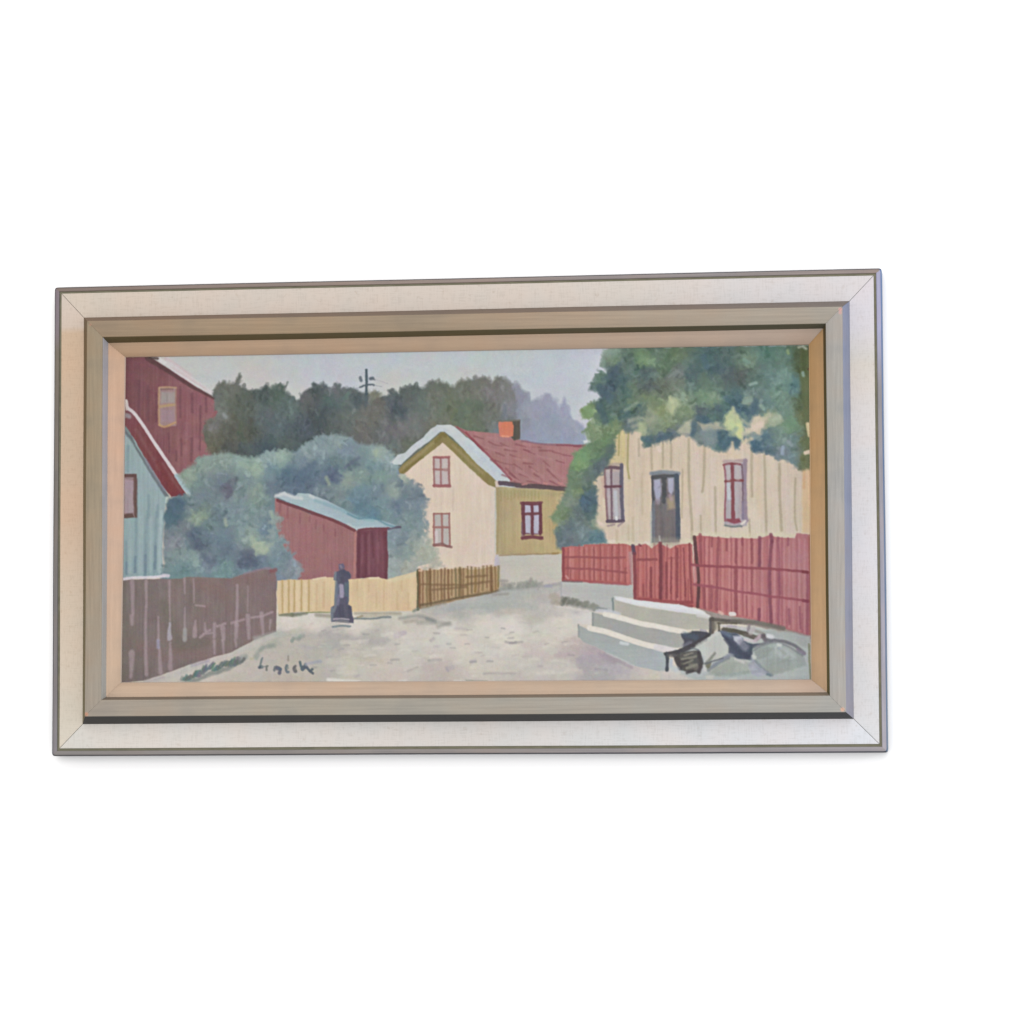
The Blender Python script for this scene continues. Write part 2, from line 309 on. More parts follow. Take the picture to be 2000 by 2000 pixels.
    lines([('C %d,1640 %d,%d' % (x, x, 1700 + (x * 7) % 50), 2.4) for x in range(385, 830, 38)], (148, 134, 84), a=.45, soft=1.8)
    stroke('C 348,1600 355,1932 G 345,430', 4, (146, 132, 92), a=.5, soft=2)
    lines([('C 1060,1690 1040,1780', 6), ('C 1150,1720 1130,1760', 6)], (178, 164, 138), a=.6, soft=2)
    # foundation
    fill('G 325,470 1060,462 1075,850 700,900 340,860', (184, 180, 170), amp=3, low=3, streak='h')
    fill('G 300,490 370,500 385,620 300,620', (176, 172, 178), a=.8, soft=2)
    lines([('G 370,480 560,470 1015,455', 3.2)], (150, 130, 100), a=.85, soft=1.2); stroke('G 960,458 1020,455', 4, (150, 124, 80), a=.8)
    # cream gable wall
    fill('B 1180,1460 1240,1440 1670,1090 1932,1330 C 0,1340 250,1560 325,1610 325,1932 G 325,470 310,590 0,640 F 1500,640 1300,700 1400,600 1560,560 1600,450 1500,330 1440,100 B 1450,1800 1480,1700 1430,1600 1340,1560 1260,1560', (210, 194, 175), grad=(.9, .1, (207, 191, 176)), amp=3.4, low=3, rough=2)
    lines([('B 1792,1600 1785,1850', 4), ('B 1665,1660 1660,1860', 3)], (192, 176, 164), a=.55, soft=1.8)
    lines([('G 30,100 28,560', 5), ('G 120,60 118,560', 6), ('G 205,200 200,580', 6), ('C 150,1600 150,1932', 6)], (202, 186, 168), a=.4, soft=2.2)
    lines([('G 285,20 275,560', 6), ('C 290,1650 285,1932', 5)], (206, 194, 182), a=.6, soft=2)
    stroke('C 322,1640 328,1932', 3, (176, 182, 174), a=.7, soft=1.5); stroke('G 326,0 322,440', 3, (180, 184, 174), a=.7, soft=1.5); stroke('G 335,480 320,600', 5, (186, 180, 188), a=.7)
    for q in ('F 1560,560 1700,600', 'G 20,600 180,590', 'G 200,585 290,570'): stroke(q, 7, (210, 190, 182), a=.6, soft=2.4)
    lines([('B 1300,1560 1360,1580 1420,1620', 9), ('B 1280,1520 1200,1470', 7)], (186, 182, 166), a=.5, soft=3)
    stroke('F 1420,480 1560,520', 10, (166, 168, 156), a=.4, soft=4); stroke('F 1460,470 1500,530', 9, (146, 156, 144), a=.5, soft=3)
    foliage('O 783,925 797,936 812,944 828,955 836,972 830,990 829,1015 831,1040 838,1062 854,1080 858,1095 846,1112 826,1120 800,1122 806,1060 805,1000 795,960',
        '790,935:150,162,150 800,948:112,126,134 820,965:108,122,132 825,990:116,132,140 815,1010:118,134,140 820,1040:122,138,140 815,1060:150,160,154 830,1075:168,170,156 845,1085:160,166,152 850,1100:168,166,152 835,1110:170,168,156 815,1100:158,162,154 828,970:112,126,134', 110, ln=(6, 15), wd=(4, 9), jit=5, alpha=(.25, .55), rough=5, seed=21, crisp=90, fringe=130, base=False, edge=1)
    # olive barge boards, white roof edge
    fill('B 1180,1400 1230,1340 1480,1140 1670,975 1760,1060 1932,1200 C 0,1210 120,1340 250,1450 335,1530 325,1600 250,1575 120,1460 0,1350 B 1932,1345 1670,1100 1560,1190 1380,1330 1240,1450 1190,1440', (134, 122, 78), amp=6, low=6, rough=1)
    lines([('B 1240,1370 1420,1230 1560,1110', 5), ('B 1780,1130 1930,1270 C 60,1330 180,1440', 5)], (152, 138, 100), a=.7, soft=1.8)
    lines([('B 1220,1430 1330,1350 1450,1260', 4), ('B 1600,1090 1660,1020 1700,1030', 7)], (112, 102, 54), a=.7, soft=1.8)
    fill('B 1110,1320 1170,1240 1250,1215 1350,1120 1460,1040 1530,960 1610,905 1760,905 1820,935 1932,1040 C 30,1050 120,1130 280,1280 470,1450 495,1500 465,1535 420,1545 370,1510 180,1360 0,1210 B 1932,1205 1780,1050 1690,985 1640,985 1520,1090 1400,1170 1290,1270 1210,1345 1130,1345', (186, 192, 194), streak='n', amp=3, low=3, rough=1, soft=1.2)
    stroke('B 1560,960 1700,930 1800,990', 6, (192, 196, 194), a=.6, soft=2.2); stroke('C 20,1130 200,1290 380,1450', 8, (182, 192, 202), a=.5, soft=2.5)
    stroke('B 1100,1320 1210,1240', 5, (190, 192, 196), a=.5, soft=2)
    # red tiled roof
    fill('B 1800,915 1850,930 1932,965 C 0,968 350,1000 600,1070 800,1110 1330,1125 1340,1180 1230,1300 1150,1500 1140,1610 1000,1600 480,1545 495,1490 280,1275 120,1125 30,1045 B 1932,1030', (158, 112, 112), grad=(.9, 0, (160, 116, 116)), amp=5, low=6, rough=1.2)
    for q in ('B 1830,930 1932,1000', 'C 60,1060 200,1190', 'C 270,1290 400,1390', 'C 90,1030 190,1060', 'C 250,1090 330,1130 420,1140', 'C 380,1110 470,1150', 'C 130,1130 230,1180', 'C 430,1180 560,1200', 'C 490,1240 620,1280', 'C 330,1210 420,1250', 'C 550,1120 660,1150', 'C 640,1180 760,1230', 'C 820,1190 960,1190', 'C 730,1140 830,1160', 'C 960,1200 1060,1230', 'C 1200,1140 1310,1150', 'C 320,1300 420,1330 520,1350', 'C 440,1390 540,1480', 'C 530,1340 620,1400', 'C 640,1330 740,1340', 'C 590,1450 690,1490', 'C 700,1370 800,1430', 'C 860,1310 930,1370', 'C 900,1400 1000,1500 1060,1560', 'C 760,1450 840,1510', 'C 830,1510 930,1560', 'C 480,1440 600,1530', 'C 540,1530 640,1560', 'C 1000,1300 1090,1330', 'C 1080,1240 1160,1250', 'C 930,1530 1020,1570', 'C 700,1200 640,1180', 'C 680,1530 800,1555', 'C 400,1460 500,1500'):
        stroke(q, random.uniform(2.6, 4.4), (126, 74, 80), a=.62, soft=1.5, taper=.5)
    for q in ('C 480,1490 600,1540', 'C 700,1490 800,1540', 'C 820,1500 920,1555', 'C 960,1500 1060,1560', 'C 560,1400 680,1470', 'C 730,1400 850,1480', 'C 200,1150 350,1200', 'C 550,1270 700,1300', 'C 800,1250 950,1290', 'C 420,1150 500,1180', 'C 950,1420 1080,1500', 'C 640,1110 780,1150', 'C 240,1040 340,1060'):
        stroke(q, random.uniform(4, 6), (172, 128, 128), a=.5, soft=2)
    stroke('C 0,990 120,1120 300,1300 500,1510', 4, (134, 62, 72), a=.75, soft=1.2)
    stroke('C 620,1085 800,1110 930,1125 1290,1135', 3.2, (112, 84, 104), a=.55, soft=1.6); stroke('C 1010,1130 1310,1140', 3, (128, 62, 76), a=.6)
    fill('C 1300,1085 1370,1060 1375,1100 1310,1115', (204, 206, 208), rough=1)
    stroke('C 370,1550 500,1560 620,1580 800,1590 1000,1605 1170,1620', 8.5, (82, 62, 64), a=.92, soft=1.3, rough=1.4); stroke('C 380,1550 520,1570', 6, (88, 78, 92), a=.7, soft=1.6)
    for q in ('C 620,1565 670,1560', 'C 860,1550 900,1555', 'C 1030,1550 1060,1560'): stroke(q, 3.4, (180, 128, 122), a=.8)
    stroke('C 335,1540 345,1580', 6, (200, 182, 170), a=.9, soft=1.6)
    # chimney
    fill('C 480,860 600,855 595,1060 530,1080 500,1040', (84, 78, 70), amp=4)
    stroke('C 345,862 590,852', 3.2, (108, 104, 94), a=.85); stroke('C 425,705 430,800', 10, (110, 116, 126), a=.75, soft=2.6)
    fill('C 362,872 510,868 528,920 522,1030 470,1042 380,1035 362,990', (196, 120, 94), amp=5, low=5, soft=1.1)
    stroke('C 440,900 440,1000', 6, (204, 120, 88), a=.35, soft=2.4); stroke('C 375,880 378,1020', 4, (196, 120, 104), a=.7); stroke('C 400,1030 470,1035', 4, (216, 150, 122), a=.7)
    # windows of the centre house
    def casement(x0, y0, x1, y1, zs, fr, panes, fw, mull, tr, jw=1.0):
        o = SK[zs]; q = lambda x, y: (o[0] + x / o[2], o[1] + y / o[2])
        for (a0, b0, a1, b1, cc) in panes: fill([q(a0, b0), q(a1, b0), q(a1, b1), q(a0, b1)], cc, rough=.8, soft=1.3, amp=6, low=5)
        for l in (((x0, y0), (x1, y0)), ((x0, y1), (x1, y1)), ((x0, y0), (x0 + 6, y1)), ((x1, y0), (x1 + 8, y1)), ((mull, y0), (mull + 4, y1)), ((x0, tr), (x1, tr))):
            stroke([q(*l[0]), q(*l[1])], fw * random.uniform(.85, 1.15), fr, a=.9, curve=False, soft=1.0)
    casement(1572, 1268, 1738, 1580, 'B', (150, 106, 102), [(1570, 1265, 1745, 1585, (182, 168, 165))], 4, 1648, 1400)
    lines([('B 1570,1265 1740,1262', 5), ('B 1575,1580 1750,1585', 6)], (150, 94, 96), a=.8)
    lines([('B 1695,1300 1700,1380', 8), ('B 1600,1440 1605,1540', 5)], (192, 182, 176), a=.6, soft=2); stroke('B 1700,1400 1725,1400', 7, (158, 124, 122), a=.6, soft=2)
    casement(1572, 15, 1742, 370, 'F', (150, 106, 100), [(1570, 15, 1750, 370, (178, 170, 166))], 4, 1662, 165)
    lines([('F 1600,215 1600,340', 6)], (204, 192, 192), a=.7, soft=1.6); lines([('F 1570,365 1660,350 1700,370 1765,385', 5)], (128, 92, 88), a=.8)
    casement(630, 1780, 820, 2100, 'C', (104, 60, 66), [(620, 1770, 830, 2120, (150, 140, 154))], 6.5, 728, 1890)
    for (x0, y0, x1, y1) in ((655, 1800, 722, 1870), (755, 1800, 803, 1870), (655, 1910, 715, 2110), (745, 1910, 800, 2110)):
        fill('C %d,%d %d,%d %d,%d %d,%d' % (x0, y0, x1, y0, x1, y1, x0, y1), (172, 170, 184), soft=1.5, amp=6, rough=1.5)
    stroke('C 610,1775 835,1765', 5, (112, 66, 70), a=.9); stroke('G 625,285 730,275 840,285', 7, (108, 58, 66), a=.95); stroke('G 618,120 625,260', 4, (124, 104, 112), a=.7)
    lines([('C 640,1780 640,2120', 5), ('C 825,1780 822,2120', 4.5), ('C 732,1800 738,2120', 5)], (104, 58, 66), a=.85)
    # ---- red shed
    fill('A 1740,1715 E 1740,100 1790,300 1850,400 1960,560 1990,760 F 400,760 760,770 730,210 700,190 300,20 B 200,1890 0,1810', (153, 108, 108), grad=(.8, .4, (147, 103, 105)), amp=4, low=3)
    fill('F -30,480 0,470 60,560 100,640 60,740 -40,740', (132, 142, 150), rough=4, soft=2.4, a=.9); stroke('F 20,540 40,620', 8, (148, 164, 176), a=.7, soft=2.8)
    foliage('O 528,1000 540,1004 546,1040 556,1062 570,1080 584,1095 592,1115 588,1134 560,1136 540,1100 528,1060', '535,1010:140,154,150 540,1040:134,148,148 550,1065:122,140,146 560,1085:116,132,140 575,1100:124,136,144 585,1112:136,142,146 570,1125:128,138,144 545,1090:116,136,142', 50, ln=(6, 14), wd=(4, 8), jit=5, alpha=(.3, .6), rough=4, seed=22, crisp=60, fringe=70, base=False, edge=1)
    lines([('A 1885,1790 1880,1932', 4), ('F 90,20 85,120', 3.5), ('F 195,50 190,100', 3.5), ('F 265,90 262,180', 3), ('F 350,140 350,200', 3), ('F 480,190 478,260', 3), ('A 1800,1760 1790,1880', 4)], (126, 78, 86), a=.5, soft=1.7)
    stroke('F 700,220 695,560 690,720', 4, (172, 120, 114), a=.8, soft=1.6)
    fill('F 715,195 1060,180 1050,300 1065,480 1055,740 900,730 715,730', (112, 66, 77), amp=8, low=4)
    lines([('F 745,220 740,720', 6), ('F 820,240 815,700', 5), ('F 1035,230 1040,740', 7), ('F 890,240 900,500', 4)], (92, 46, 58), a=.6, soft=1.8)
    lines([('F 780,260 775,560', 4), ('F 850,250 850,690', 4), ('F 960,340 955,560', 5)], (128, 84, 94), a=.6, soft=1.8)
    fill('A 1740,1690 1800,1670 1850,1640 1880,1670 1960,1700 B 60,1665 180,1665 400,1750 740,1932 F 1000,90 1200,165 1190,185 1000,190 730,200 560,140 300,10 B 200,1865 0,1780 A 1800,1720', (166, 180, 184), grad=(.7, .3, (152, 172, 180)), amp=4, streak='h', low=4)
    lines([('A 1750,1695 1850,1670 1960,1710 B 100,1720', 7), ('B 200,1690 330,1760', 5)], (198, 200, 200), a=.75, soft=2.2)
    lines([('B 260,1740 500,1830 740,1932 F 900,80', 7)], (124, 158, 168), a=.6, soft=2.4); lines([('B 620,1890 740,1945 F 900,60 1060,140 1180,170', 4)], (92, 128, 142), a=.7, soft=1.8)
    lines([('F 620,140 720,185 900,170', 6)], (186, 190, 190), a=.6, soft=2.4)
    stroke('A 1770,1740 B 0,1800 200,1870 350,1925 F 430,80 560,135 690,200', 6, (108, 58, 64), a=.9, soft=1.2)
    stroke('F 740,200 850,185 1070,180', 5, (104, 52, 62), a=.9); stroke('F 1070,185 1200,165', 4, (92, 88, 104), a=.9); stroke('F 1160,165 1195,165', 5, (88, 84, 98), a=.9)
    # ---- right-hand house, cream boards
    fill('C 1650,880 D 0,800 300,760 1900,700 1905,1400 1895,1932 H 1895,300 300,400 0,420 G 1300,420 1400,200 1400,50 C 1400,1800 1400,1500 1550,1350 1620,1200', (198, 182, 160), grad=(.7, .5, (203, 189, 173)), amp=4.5, low=4)
    fill('C 1660,960 1780,960 1780,1360 1640,1330 1440,1500 1400,1700 1390,1560 1600,1300', (188, 174, 128), a=.7, soft=3, rough=3)
    lines([('C 1830,1000 1820,1900', 16), ('D 60,1250 60,1900 H 40,300', 14)], (200, 182, 160), a=.5, soft=4)
    lines([('D 620,1250 640,1900', 16), ('D 800,1300 820,1900 H 830,200', 14), ('D 1620,1500 1640,1900 H 1660,200', 14)], (204, 188, 180), a=.5, soft=4)
    lines([('D 900,1200 1100,1260', 9), ('D 1300,1300 1330,1900', 10), ('D 500,1300 490,1800', 8)], (204, 184, 158), a=.5, soft=4)
    lines([('C 1700,990 1690,1240', 3.6), ('C 1800,980 1790,1340 1810,1500', 4)], (152, 146, 96), a=.75, soft=1.5)
    lines([('C 1745,1000 1740,1250', 6)], (200, 186, 134), a=.6, soft=2.2); lines([('C 1915,1060 1918,1250', 3.5)], (156, 150, 130), a=.6, soft=1.8)
    lines([('D 120,1130 128,1400', 4.5), ('D 250,1120 252,1380', 4.5), ('D 345,1120 340,1380', 4), ('D 540,1060 540,1450 560,1850 H 570,60 575,320', 5), ('D 712,1130 708,1450 690,1650', 5), ('D 830,1600 836,1932 H 838,230', 4.5), ('D 1238,1160 1235,1340 1240,1700', 5), ('D 1378,1240 1385,1600 H 1395,0 1400,250', 5), ('D 1545,1340 1545,1650 1560,1932 H 1565,200', 5.5), ('D 470,1400 460,1932', 3), ('D 1720,1500 1715,1932 H 1740,200', 4), ('H 670,40 672,240', 4), ('H 1210,80 1215,260', 4)], (162, 152, 128), a=.66, soft=1.5)
    lines([('G 1670,200 1668,330', 4), ('G 1800,150 1800,300', 5), ('G 1850,60 1850,320', 4), ('D 20,1450 24,1900', 4)], (178, 164, 138), a=.5, soft=2)
    lines([('H 600,230 1200,250', 9), ('H 1300,250 1750,255', 9), ('H 460,300 560,330', 8), ('G 1560,330 1850,345', 6)], (206, 196, 172), a=.5, soft=3)
    lines([('D 600,1060 640,1110', 6), ('D 200,1150 215,1190', 8), ('G 1440,100 1520,140', 6), ('H 60,340 110,345', 7), ('G 1560,330 1640,325', 6)], (212, 196, 184), a=.7, soft=2)
    fill('D 1800,1380 1900,1370 1900,1932 H 1890,240 1800,230', (208, 180, 146), a=.85, soft=2.5, rough=2, amp=4); lines([('D 1870,1440 1880,1800', 6)], (222, 188, 152), a=.6, soft=2.5); stroke('D 1820,1420 1815,1600', 4, (196, 150, 104), a=.4, soft=2)
    # left sash
    fill('C 1535,1370 1745,1360 1760,1960 G 1745,110 1560,110', (164, 154, 156), amp=6)
    lines([('C 1545,1410 1690,1400', 8)], (176, 160, 152), a=.7, soft=2)
    stroke('C 1540,1385 1620,1375 1720,1385', 6.5, (92, 70, 78), a=.85); stroke('C 1560,1345 1720,1340', 5, (158, 144, 136), a=.8, soft=2)
    stroke('C 1725,1350 1722,1600 1735,1932 G 1738,90', 7, (92, 88, 102), a=.9); stroke('C 1610,1390 1608,1600 1615,1932 G 1605,90', 4, (104, 80, 90), a=.85)
    stroke('C 1535,1400 1545,1620 1565,1932 G 1565,100', 4, (124, 92, 96), a=.8); stroke('C 1540,1590 1710,1588', 5, (98, 62, 72), a=.9)
    lines([('C 1655,1650 1665,1900', 7)], (182, 184, 190), a=.8, soft=1.8); lines([('C 1575,1420 1580,1560', 6), ('C 1585,1650 1590,1900', 5)], (182, 170, 172), a=.6, soft=2)
    lines([('C 1510,1500 1530,1700', 5)], (182, 148, 138), a=.5, soft=2)
    stroke('G 1565,100 1740,95', 6.5, (88, 74, 88), a=.9); lines([('G 1570,150 1640,135', 4), ('G 1690,150 1740,110', 4)], (138, 120, 128), a=.7, soft=1.7); stroke('G 1665,55 1668,75', 5, (206, 206, 208), a=.9)
    # door
    fill('D 125,1430 425,1440 435,1932 H 435,330 130,340', (106, 100, 102), amp=6, low=5)
    stroke('D 125,1445 260,1430 425,1445', 8, (124, 132, 140), a=.9, soft=1.8)
    lines([('D 140,1490 400,1475', 8), ('D 140,1490 145,1800', 4), ('D 262,1500 262,1760', 7), ('D 265,1560 270,1680', 8)], (72, 74, 78), a=.85, soft=1.4)
    stroke('D 405,1470 410,1700 418,1932 H 420,280', 9, (72, 82, 94), a=.92, soft=1.3)
    stroke('D 150,1760 145,1932 H 150,320', 6, (112, 118, 126), a=.8, soft=2); stroke('H 120,0 122,340', 3, (156, 166, 164), a=.6)
    fill('D 150,1512 225,1505 235,1640 215,1735 175,1740 155,1620', (160, 160, 178), soft=2, amp=5); stroke('D 195,1745 195,1765', 9, (150, 140, 152), a=.8, soft=2.2)
    fill('D 300,1495 375,1490 370,1640 345,1680 310,1640', (160, 160, 176), soft=2, amp=5); lines([('D 210,1600 240,1560', 4)], (130, 130, 144), a=.5)
    fill('D 295,1720 370,1690 385,1830 300,1850', (150, 136, 116), soft=3, amp=5); stroke('D 330,1690 345,1730', 7, (158, 140, 146), a=.7, soft=2)
    lines([('D 180,1790 200,1932 H 200,280', 9), ('H 300,20 300,280', 10)], (118, 108, 106), a=.5, soft=3)
    fill('H 140,290 440,290 440,360 140,370', (150, 142, 130), a=.6, soft=4, rough=3); stroke('H 215,270 220,330', 4, (180, 178, 176), a=.6)
    # right sash
    fill('D 935,1330 1165,1320 1180,1932 H 1185,150 1150,160 930,130', (168, 158, 163), amp=6)
    stroke('D 930,1312 1170,1300', 6, (170, 150, 150), a=.9, soft=1.8); stroke('D 1165,1300 1158,1560 1172,1932 H 1180,90', 8, (140, 124, 138), a=.85, soft=1.8)
    stroke('D 925,1350 1020,1335 1110,1345', 4.5, (128, 76, 82), a=.9); stroke('D 930,1350 950,1520 938,1932 H 945,80', 3.4, (142, 84, 92), a=.85)
    stroke('D 1022,1340 1025,1600 1028,1932 H 1032,90', 6.5, (122, 64, 70), a=.9); stroke('D 1130,1350 1138,1520 1136,1760', 3.2, (112, 90, 100), a=.9); stroke('D 1136,1760 1138,1932 H 1140,60', 5, (124, 112, 132), a=.85)
    stroke('D 945,1530 1040,1520 1135,1525', 5, (122, 66, 68), a=.92)
    lines([('D 975,1370 978,1500', 8), ('D 1080,1370 1085,1500', 8)], (180, 172, 170), a=.7, soft=2.4); lines([('D 975,1570 985,1720', 7)], (186, 190, 194), a=.8, soft=2)
    lines([('D 1110,1600 1115,1880', 6)], (166, 150, 150), a=.5)
    fill('H 960,70 1100,70 1120,110 1040,125 950,100', (134, 74, 84), soft=1.6); stroke('H 1030,0 1035,90', 7, (130, 70, 80), a=.8); stroke('H 940,145 1010,155 1125,155', 4, (108, 116, 118), a=.9, soft=1.6)
    stroke('H 1130,130 1165,100', 5, (214, 206, 196), a=.8)
    # ---- big tree
    tree = ('C 1580,40 1500,160 1490,240 1580,280 1550,330 1470,340 1390,450 1370,530 1440,530 1500,600 1430,650 1370,670 1290,750 1290,830 1400,830 1430,880 1340,900 1340,1000 1370,1090 1330,1140 1230,1200 1160,1350 1130,1480 1110,1600 1080,1680 1000,1850 940,1932 '
            'G 960,100 1030,120 990,200 1010,400 1300,390 1310,370 1540,340 1530,220 1440,130 1430,50 C 1450,1800 1440,1600 1400,1540 1500,1420 1600,1300 1650,1200 1640,1050 1720,960 1800,980 D 0,970 40,1150 120,1120 370,1060 450,1000 540,1020 660,1120 720,1130 830,1190 960,1190 1000,1130 1080,1170 1110,1100 1180,1040 1220,1100 1250,1210 1380,1200 1520,1270 1620,1300 1760,1390 1880,1390 1885,900 1890,20')
    foliage(tree,
        '1200,700:106,132,114 1185,690:132,152,142 1225,700:88,112,106 1245,700:102,132,106 1220,720:92,114,112 1200,730:70,90,104 1190,750:66,88,104 1170,740:96,124,116 1180,765:70,92,104 1210,740:74,102,108 1240,720:78,108,104 1240,760:96,118,104 1220,765:74,106,104 1200,780:84,108,108 1215,790:86,112,104 1175,800:68,96,92 1190,815:80,106,100 1150,805:120,146,106 1145,815:118,144,104 1240,790:100,124,102 1225,805:74,102,104 1245,800:72,96,96 1230,830:88,108,114 1200,830:120,142,108 1165,845:122,144,118 1180,860:100,130,98 1160,880:100,128,102 1190,880:84,106,102 1140,890:112,150,112 1130,905:116,150,110 1170,910:84,100,110 1120,930:104,128,108 1150,930:92,112,108 1130,960:104,126,96 1150,970:76,102,118 1140,980:72,100,122 1120,975:118,134,124 1100,1000:114,136,112 1130,1010:96,114,118 1110,1030:92,112,122 1150,1000:80,106,112 1110,1060:102,116,128 1140,1040:104,126,134 1165,1050:88,120,134 1160,1020:132,148,136 1090,1010:118,142,112 '
        '1260,705:120,150,116 1280,690:92,118,104 1320,690:96,120,98 1300,710:88,116,96 1260,730:86,110,112 1320,730:110,124,124 1350,730:78,102,108 1380,700:72,102,104 1400,720:64,90,100 1420,700:80,106,108 1440,690:88,112,104 1455,705:112,140,124 1500,690:82,120,112 1530,700:92,124,116 1260,755:78,90,94 1290,755:92,106,96 1320,750:112,126,118 1350,755:86,112,108 1380,750:96,124,112 1400,740:88,112,108 1420,730:74,90,96 1450,730:78,90,90 1470,740:88,114,108 1500,740:92,122,122 1530,740:106,140,134 1550,750:92,128,134 1520,770:114,146,136 1260,775:112,134,108 1280,785:110,130,106 1290,800:130,148,114 1270,815:144,156,138 1300,830:126,146,120 1335,775:128,150,132 1340,800:116,138,112 1370,775:100,130,112 1390,780:114,140,120 1370,805:82,98,106 1390,815:88,118,112 1400,800:74,98,108 1380,820:62,90,104 1420,790:84,116,116 1440,780:66,96,108 1460,785:128,150,140 1450,800:70,100,116 1470,795:80,106,120 1480,780:96,122,124 1500,790:96,126,128 1500,815:150,166,140 1530,800:108,138,130 1540,830:108,142,120 1550,860:104,132,134 1520,860:112,138,136 1500,860:92,120,130 1480,860:78,110,126 1475,875:70,102,124 1530,880:112,130,142 1500,880:82,108,122 1545,895:108,134,142 1250,850:150,164,140 1265,860:74,102,108 1290,850:82,102,116 1310,850:90,106,114 1280,835:122,142,122 1355,840:104,122,128 1370,850:118,134,136 1385,860:108,130,132 1400,845:74,102,112 1410,865:68,100,116 1400,875:92,122,124 1440,865:80,108,120 1565,700:70,88,62 1575,720:70,86,52 1570,780:88,104,78 1578,810:94,104,70 1570,860:98,112,84 1575,900:100,112,76',
        900, ln=(8, 20), wd=(5, 10), jit=7, alpha=(.35, .8), rough=3.5, seed=5, edge=4, crisp=1700, fringe=260, cj=13, tint=(1.0, .965, .935))
    lines([('C 1520,400 1640,330 1700,230', 9), ('C 1480,480 1600,640', 12), ('C 1560,560 1640,600', 10), ('C 1480,700 1520,800 1540,860', 14)], (70, 92, 104), a=.5, soft=2.6)
    lines([('D 700,150 740,260', 12), ('D 950,600 1000,650 1060,720', 9), ('D 1280,640 1250,740 1180,760', 12), ('D 860,960 890,1080 930,1150', 10), ('D 990,1060 1060,1060 1080,1130', 9), ('D 1400,1030 1320,1090 1260,1180', 11), ('D 650,820 760,870', 12), ('D 600,900 580,1000', 10), ('D 200,1070 340,1010', 9), ('D 30,1060 100,1080', 9)], (68, 94, 108), a=.55, soft=2.4)
    lines([('D 150,300 20,310', 9), ('D 0,480 200,490', 9)], (84, 96, 98), a=.45, soft=3)
    lines([('D 20,180 130,190', 15), ('D 660,560 740,620', 13), ('D 800,660 900,640', 9)], (118, 146, 118), a=.4, soft=4)
    lines([('C 1540,110 1640,120', 12), ('C 1510,180 1520,230', 8), ('C 1600,90 1690,80', 10)], (128, 150, 138), a=.6, soft=3)
    lines([('C 1330,730 1390,760', 11), ('C 1300,790 1370,800', 9)], (118, 146, 106), a=.7, soft=2.4)
    lines([('C 1720,760 1830,690 1930,690', 6), ('C 1700,830 1800,780', 7)], (72, 98, 98), a=.65, soft=2); stroke('C 1760,740 1900,660', 6, (146, 160, 138), a=.5, soft=2.2)
    lines([('C 1820,860 1910,830', 9), ('C 1850,920 1920,900', 9)], (168, 172, 152), a=.55, soft=3)
    fill('D 290,620 340,590 420,620 440,690 400,750 355,790 310,750 285,690', (170, 178, 144), rough=5, soft=4, amp=5, a=.85)
    fill('D 1010,735 1060,790 1100,780 1140,900 1135,1050 1040,1010 960,960 910,890 950,790', (190, 196, 152), rough=6, soft=4, amp=6, a=.9)
    stroke('D 1090,920 1110,1030', 11, (200, 202, 146), a=.8, soft=2.6); stroke('D 1000,870 1040,930', 12, (188, 202, 152), a=.6, soft=3)
    fill('D 1250,830 1330,790 1420,830 1395,950 1330,1020 1200,1000 1150,1030 1140,930 1220,930', (202, 190, 168), rough=6, soft=4, amp=5, a=.9); stroke('D 1270,940 1340,900', 12, (214, 196, 182), a=.7, soft=3)
    fill('D 1440,780 1560,790 1580,860 1500,930 1430,920 1430,850', (160, 172, 150), rough=3, soft=3, a=.75); stroke('D 1480,850 1550,820', 8, (176, 186, 166), a=.5, soft=3)
    fill('D 640,880 760,890 880,900 960,960 850,960 700,970', (176, 172, 152), rough=3, soft=3, a=.75); fill('D 650,960 760,930 850,960 870,1080 800,1150 700,1130', (124, 138, 140), rough=3, soft=3, a=.7)
    fill('D 500,870 560,860 550,1000 450,1010 400,980', (188, 186, 160), rough=3, soft=3, a=.7)
    fill('D -30,870 60,880 50,990 -30,990', (162, 172, 138), rough=3, soft=4, a=.7)
    for q, w, c in (('D 1020,720 1060,800', 6, (176, 178, 150)), ('D 1130,1060 1150,1110', 6, (196, 192, 160)), ('D 1150,860 1200,900', 8, (176, 180, 156)), ('D 900,900 840,890', 7, (188, 184, 158)), ('D 1200,990 1140,1000', 8, (196, 190, 166)), ('D 1380,830 1440,800', 8, (178, 178, 156)), ('D 1060,950 1000,1010', 9, (140, 158, 140)), ('D 1140,780 1180,840', 8, (112, 136, 128)), ('D 930,850 900,900', 7, (88, 114, 110)), ('D 1250,1010 1330,1060', 9, (132, 148, 144)), ('D 1180,1010 1240,1050', 7, (160, 166, 150)), ('D 330,600 350,650', 7, (186, 192, 156)), ('D 370,700 350,760', 7, (172, 180, 140))): stroke(q, w, c, a=.65, soft=2.6, rough=2)
    for q, w, c in (('D 1220,455 1285,440', 6, (144, 166, 158)), ('D 1160,650 1230,620', 9, (130, 152, 142)), ('D 1340,690 1370,720', 7, (140, 162, 148)), ('D 1585,1150 1575,1220', 7, (152, 166, 186)), ('D 1640,1090 1680,1130', 7, (140, 152, 158)), ('D 1150,180 1200,210', 7, (116, 146, 132)), ('D 1635,80 1640,110', 6, (136, 158, 116)), ('D 470,560 470,620', 8, (136, 156, 136)), ('D 1020,1100 1030,1200', 5, (200, 184, 158)), ('D 1180,1080 1230,1060', 7, (190, 182, 158))): stroke(q, w, c, a=.75, soft=2)
    # dark green strip at far right
    fill('D 1775,60 1870,75 1880,300 1888,900 1885,1380 1830,1350 1830,1000 1800,700 1775,400', (84, 96, 60), grad=(.0, 1.0, (104, 112, 82)), a=.92, soft=2.6, rough=2, amp=5)
    stroke('D 1815,90 1820,330', 10, (64, 78, 42), a=.6, soft=3)
